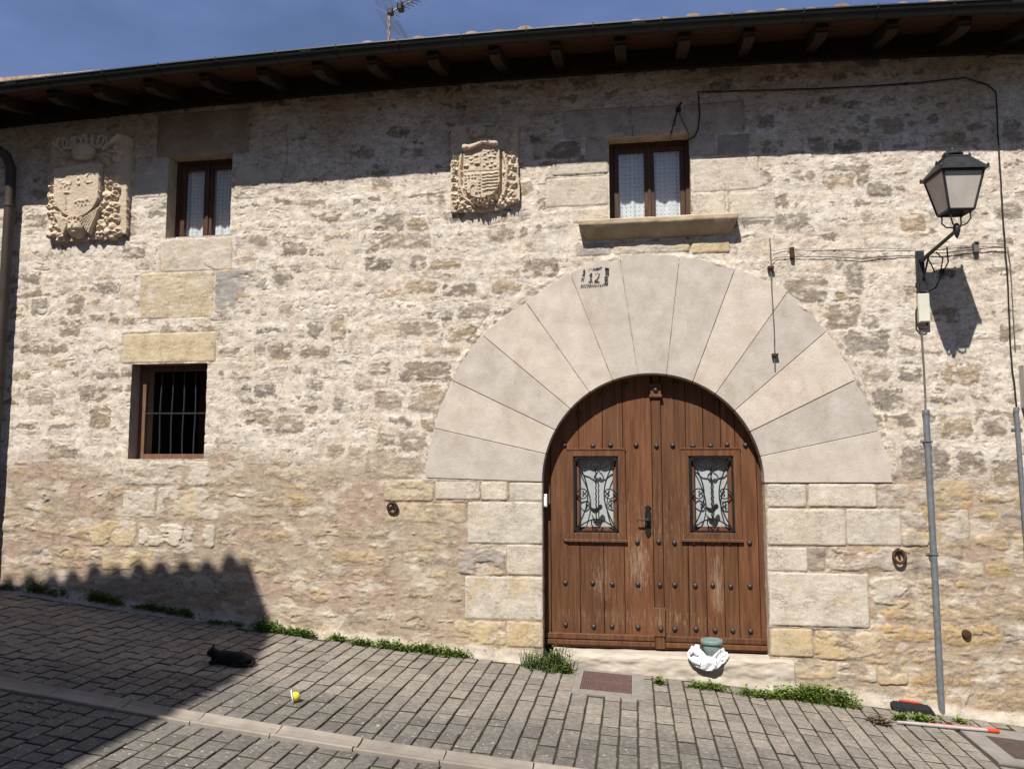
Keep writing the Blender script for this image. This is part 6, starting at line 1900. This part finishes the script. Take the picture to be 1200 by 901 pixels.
def nwin(x, z, w, h):
    mb = MB(); 
    vs = [npt(xx, yy, zz) for xx in (x, x + w) for yy in (WY1 - .01, WY1 + .03) for zz in (z, z + h)]
    mb.add(vs, [(0, 1, 3, 2), (4, 6, 7, 5), (0, 4, 5, 1), (2, 3, 7, 6), (0, 2, 6, 4), (1, 5, 7, 3)])
    wi = mb.build('window', M['frame'], nb)
    mb = MB(); vs = [npt(xx, yy, zz) for xx in (x + .08, x + w - .08) for yy in (WY1 + .031, WY1 + .036) for zz in (z + .08, z + h - .08)]
    mb.add(vs, [(0, 1, 3, 2), (4, 6, 7, 5), (0, 4, 5, 1), (2, 3, 7, 6), (0, 2, 6, 4), (1, 5, 7, 3)]); mb.build('pane', M['iron'], wi)
for k in range(3): nwin(-7.6 + k * 2.6, 2.6, .9, 1.3)
nwin(-7.6, 0.2, .9, 1.2); nwin(-2.4, 0.2, .9, 1.2)
mb = MB(); vs = [npt(xx, yy, zz) for xx in (-5.0, -4.0) for yy in (WY1 - .01, WY1 + .03) for zz in (-1.5, .6)]
mb.add(vs, [(0, 1, 3, 2), (4, 6, 7, 5), (0, 4, 5, 1), (2, 3, 7, 6), (0, 2, 6, 4), (1, 5, 7, 3)]); mb.build('door', M['oldwood'], nb)
sky_block_house = empty('unseen_house', (3.0, -10.2, mz(3.0)), 'long plain rendered house, unseen, added opposite the arched door to block sky light', 'house')  # added house behind the camera, unseen, only blocks sky light
hx0, hx1, hy1, hy0, he, hr = -3.2, 12.0, -10.2, -16.5, 4.3, 6.0
mb = MB()
mb.add([(hx0, hy1, -3.2), (hx1, hy1, -3.2), (hx1, hy1, he), (hx0, hy1, he), (hx0, hy0, -3.2), (hx1, hy0, -3.2), (hx1, hy0, he), (hx0, hy0, he), (hx0, (hy0 + hy1) / 2, hr), (hx1, (hy0 + hy1) / 2, hr)],
       [(0, 1, 2, 3), (5, 4, 7, 6), (1, 5, 6, 9, 2), (4, 0, 3, 8, 7)])
mb.build('wall', M['render'], sky_block_house)
mb = MB()
ym_ = (hy0 + hy1) / 2
for (ya, yb_) in ((hy1 + .4, ym_), (hy0 - .4, ym_)):
    za = he - .05
    q = [(hx0 - .2, ya, za), (hx1 + .2, ya, za), (hx1 + .2, yb_, hr + .06), (hx0 - .2, yb_, hr + .06)]
    mb.add(q + [(p[0], p[1], p[2] + .08) for p in q], [(0, 1, 2, 3), (7, 6, 5, 4), (0, 4, 5, 1), (1, 5, 6, 2), (2, 6, 7, 3), (3, 7, 4, 0)])
mb.build('roof', M['tile'], sky_block_house)
for k in range(5):
    for z in (-0.6, 2.0):
        x = hx0 + 1.3 + k * 2.9
        mb = MB(); mb.box(x, x + .9, hy1 - .02, hy1 + .03, z, z + 1.2); wi = mb.build('window', M['frame'], sky_block_house)
        mb = MB(); mb.box(x + .07, x + .83, hy1 + .031, hy1 + .036, z + .07, z + 1.13); mb.build('pane', M['iron'], wi)
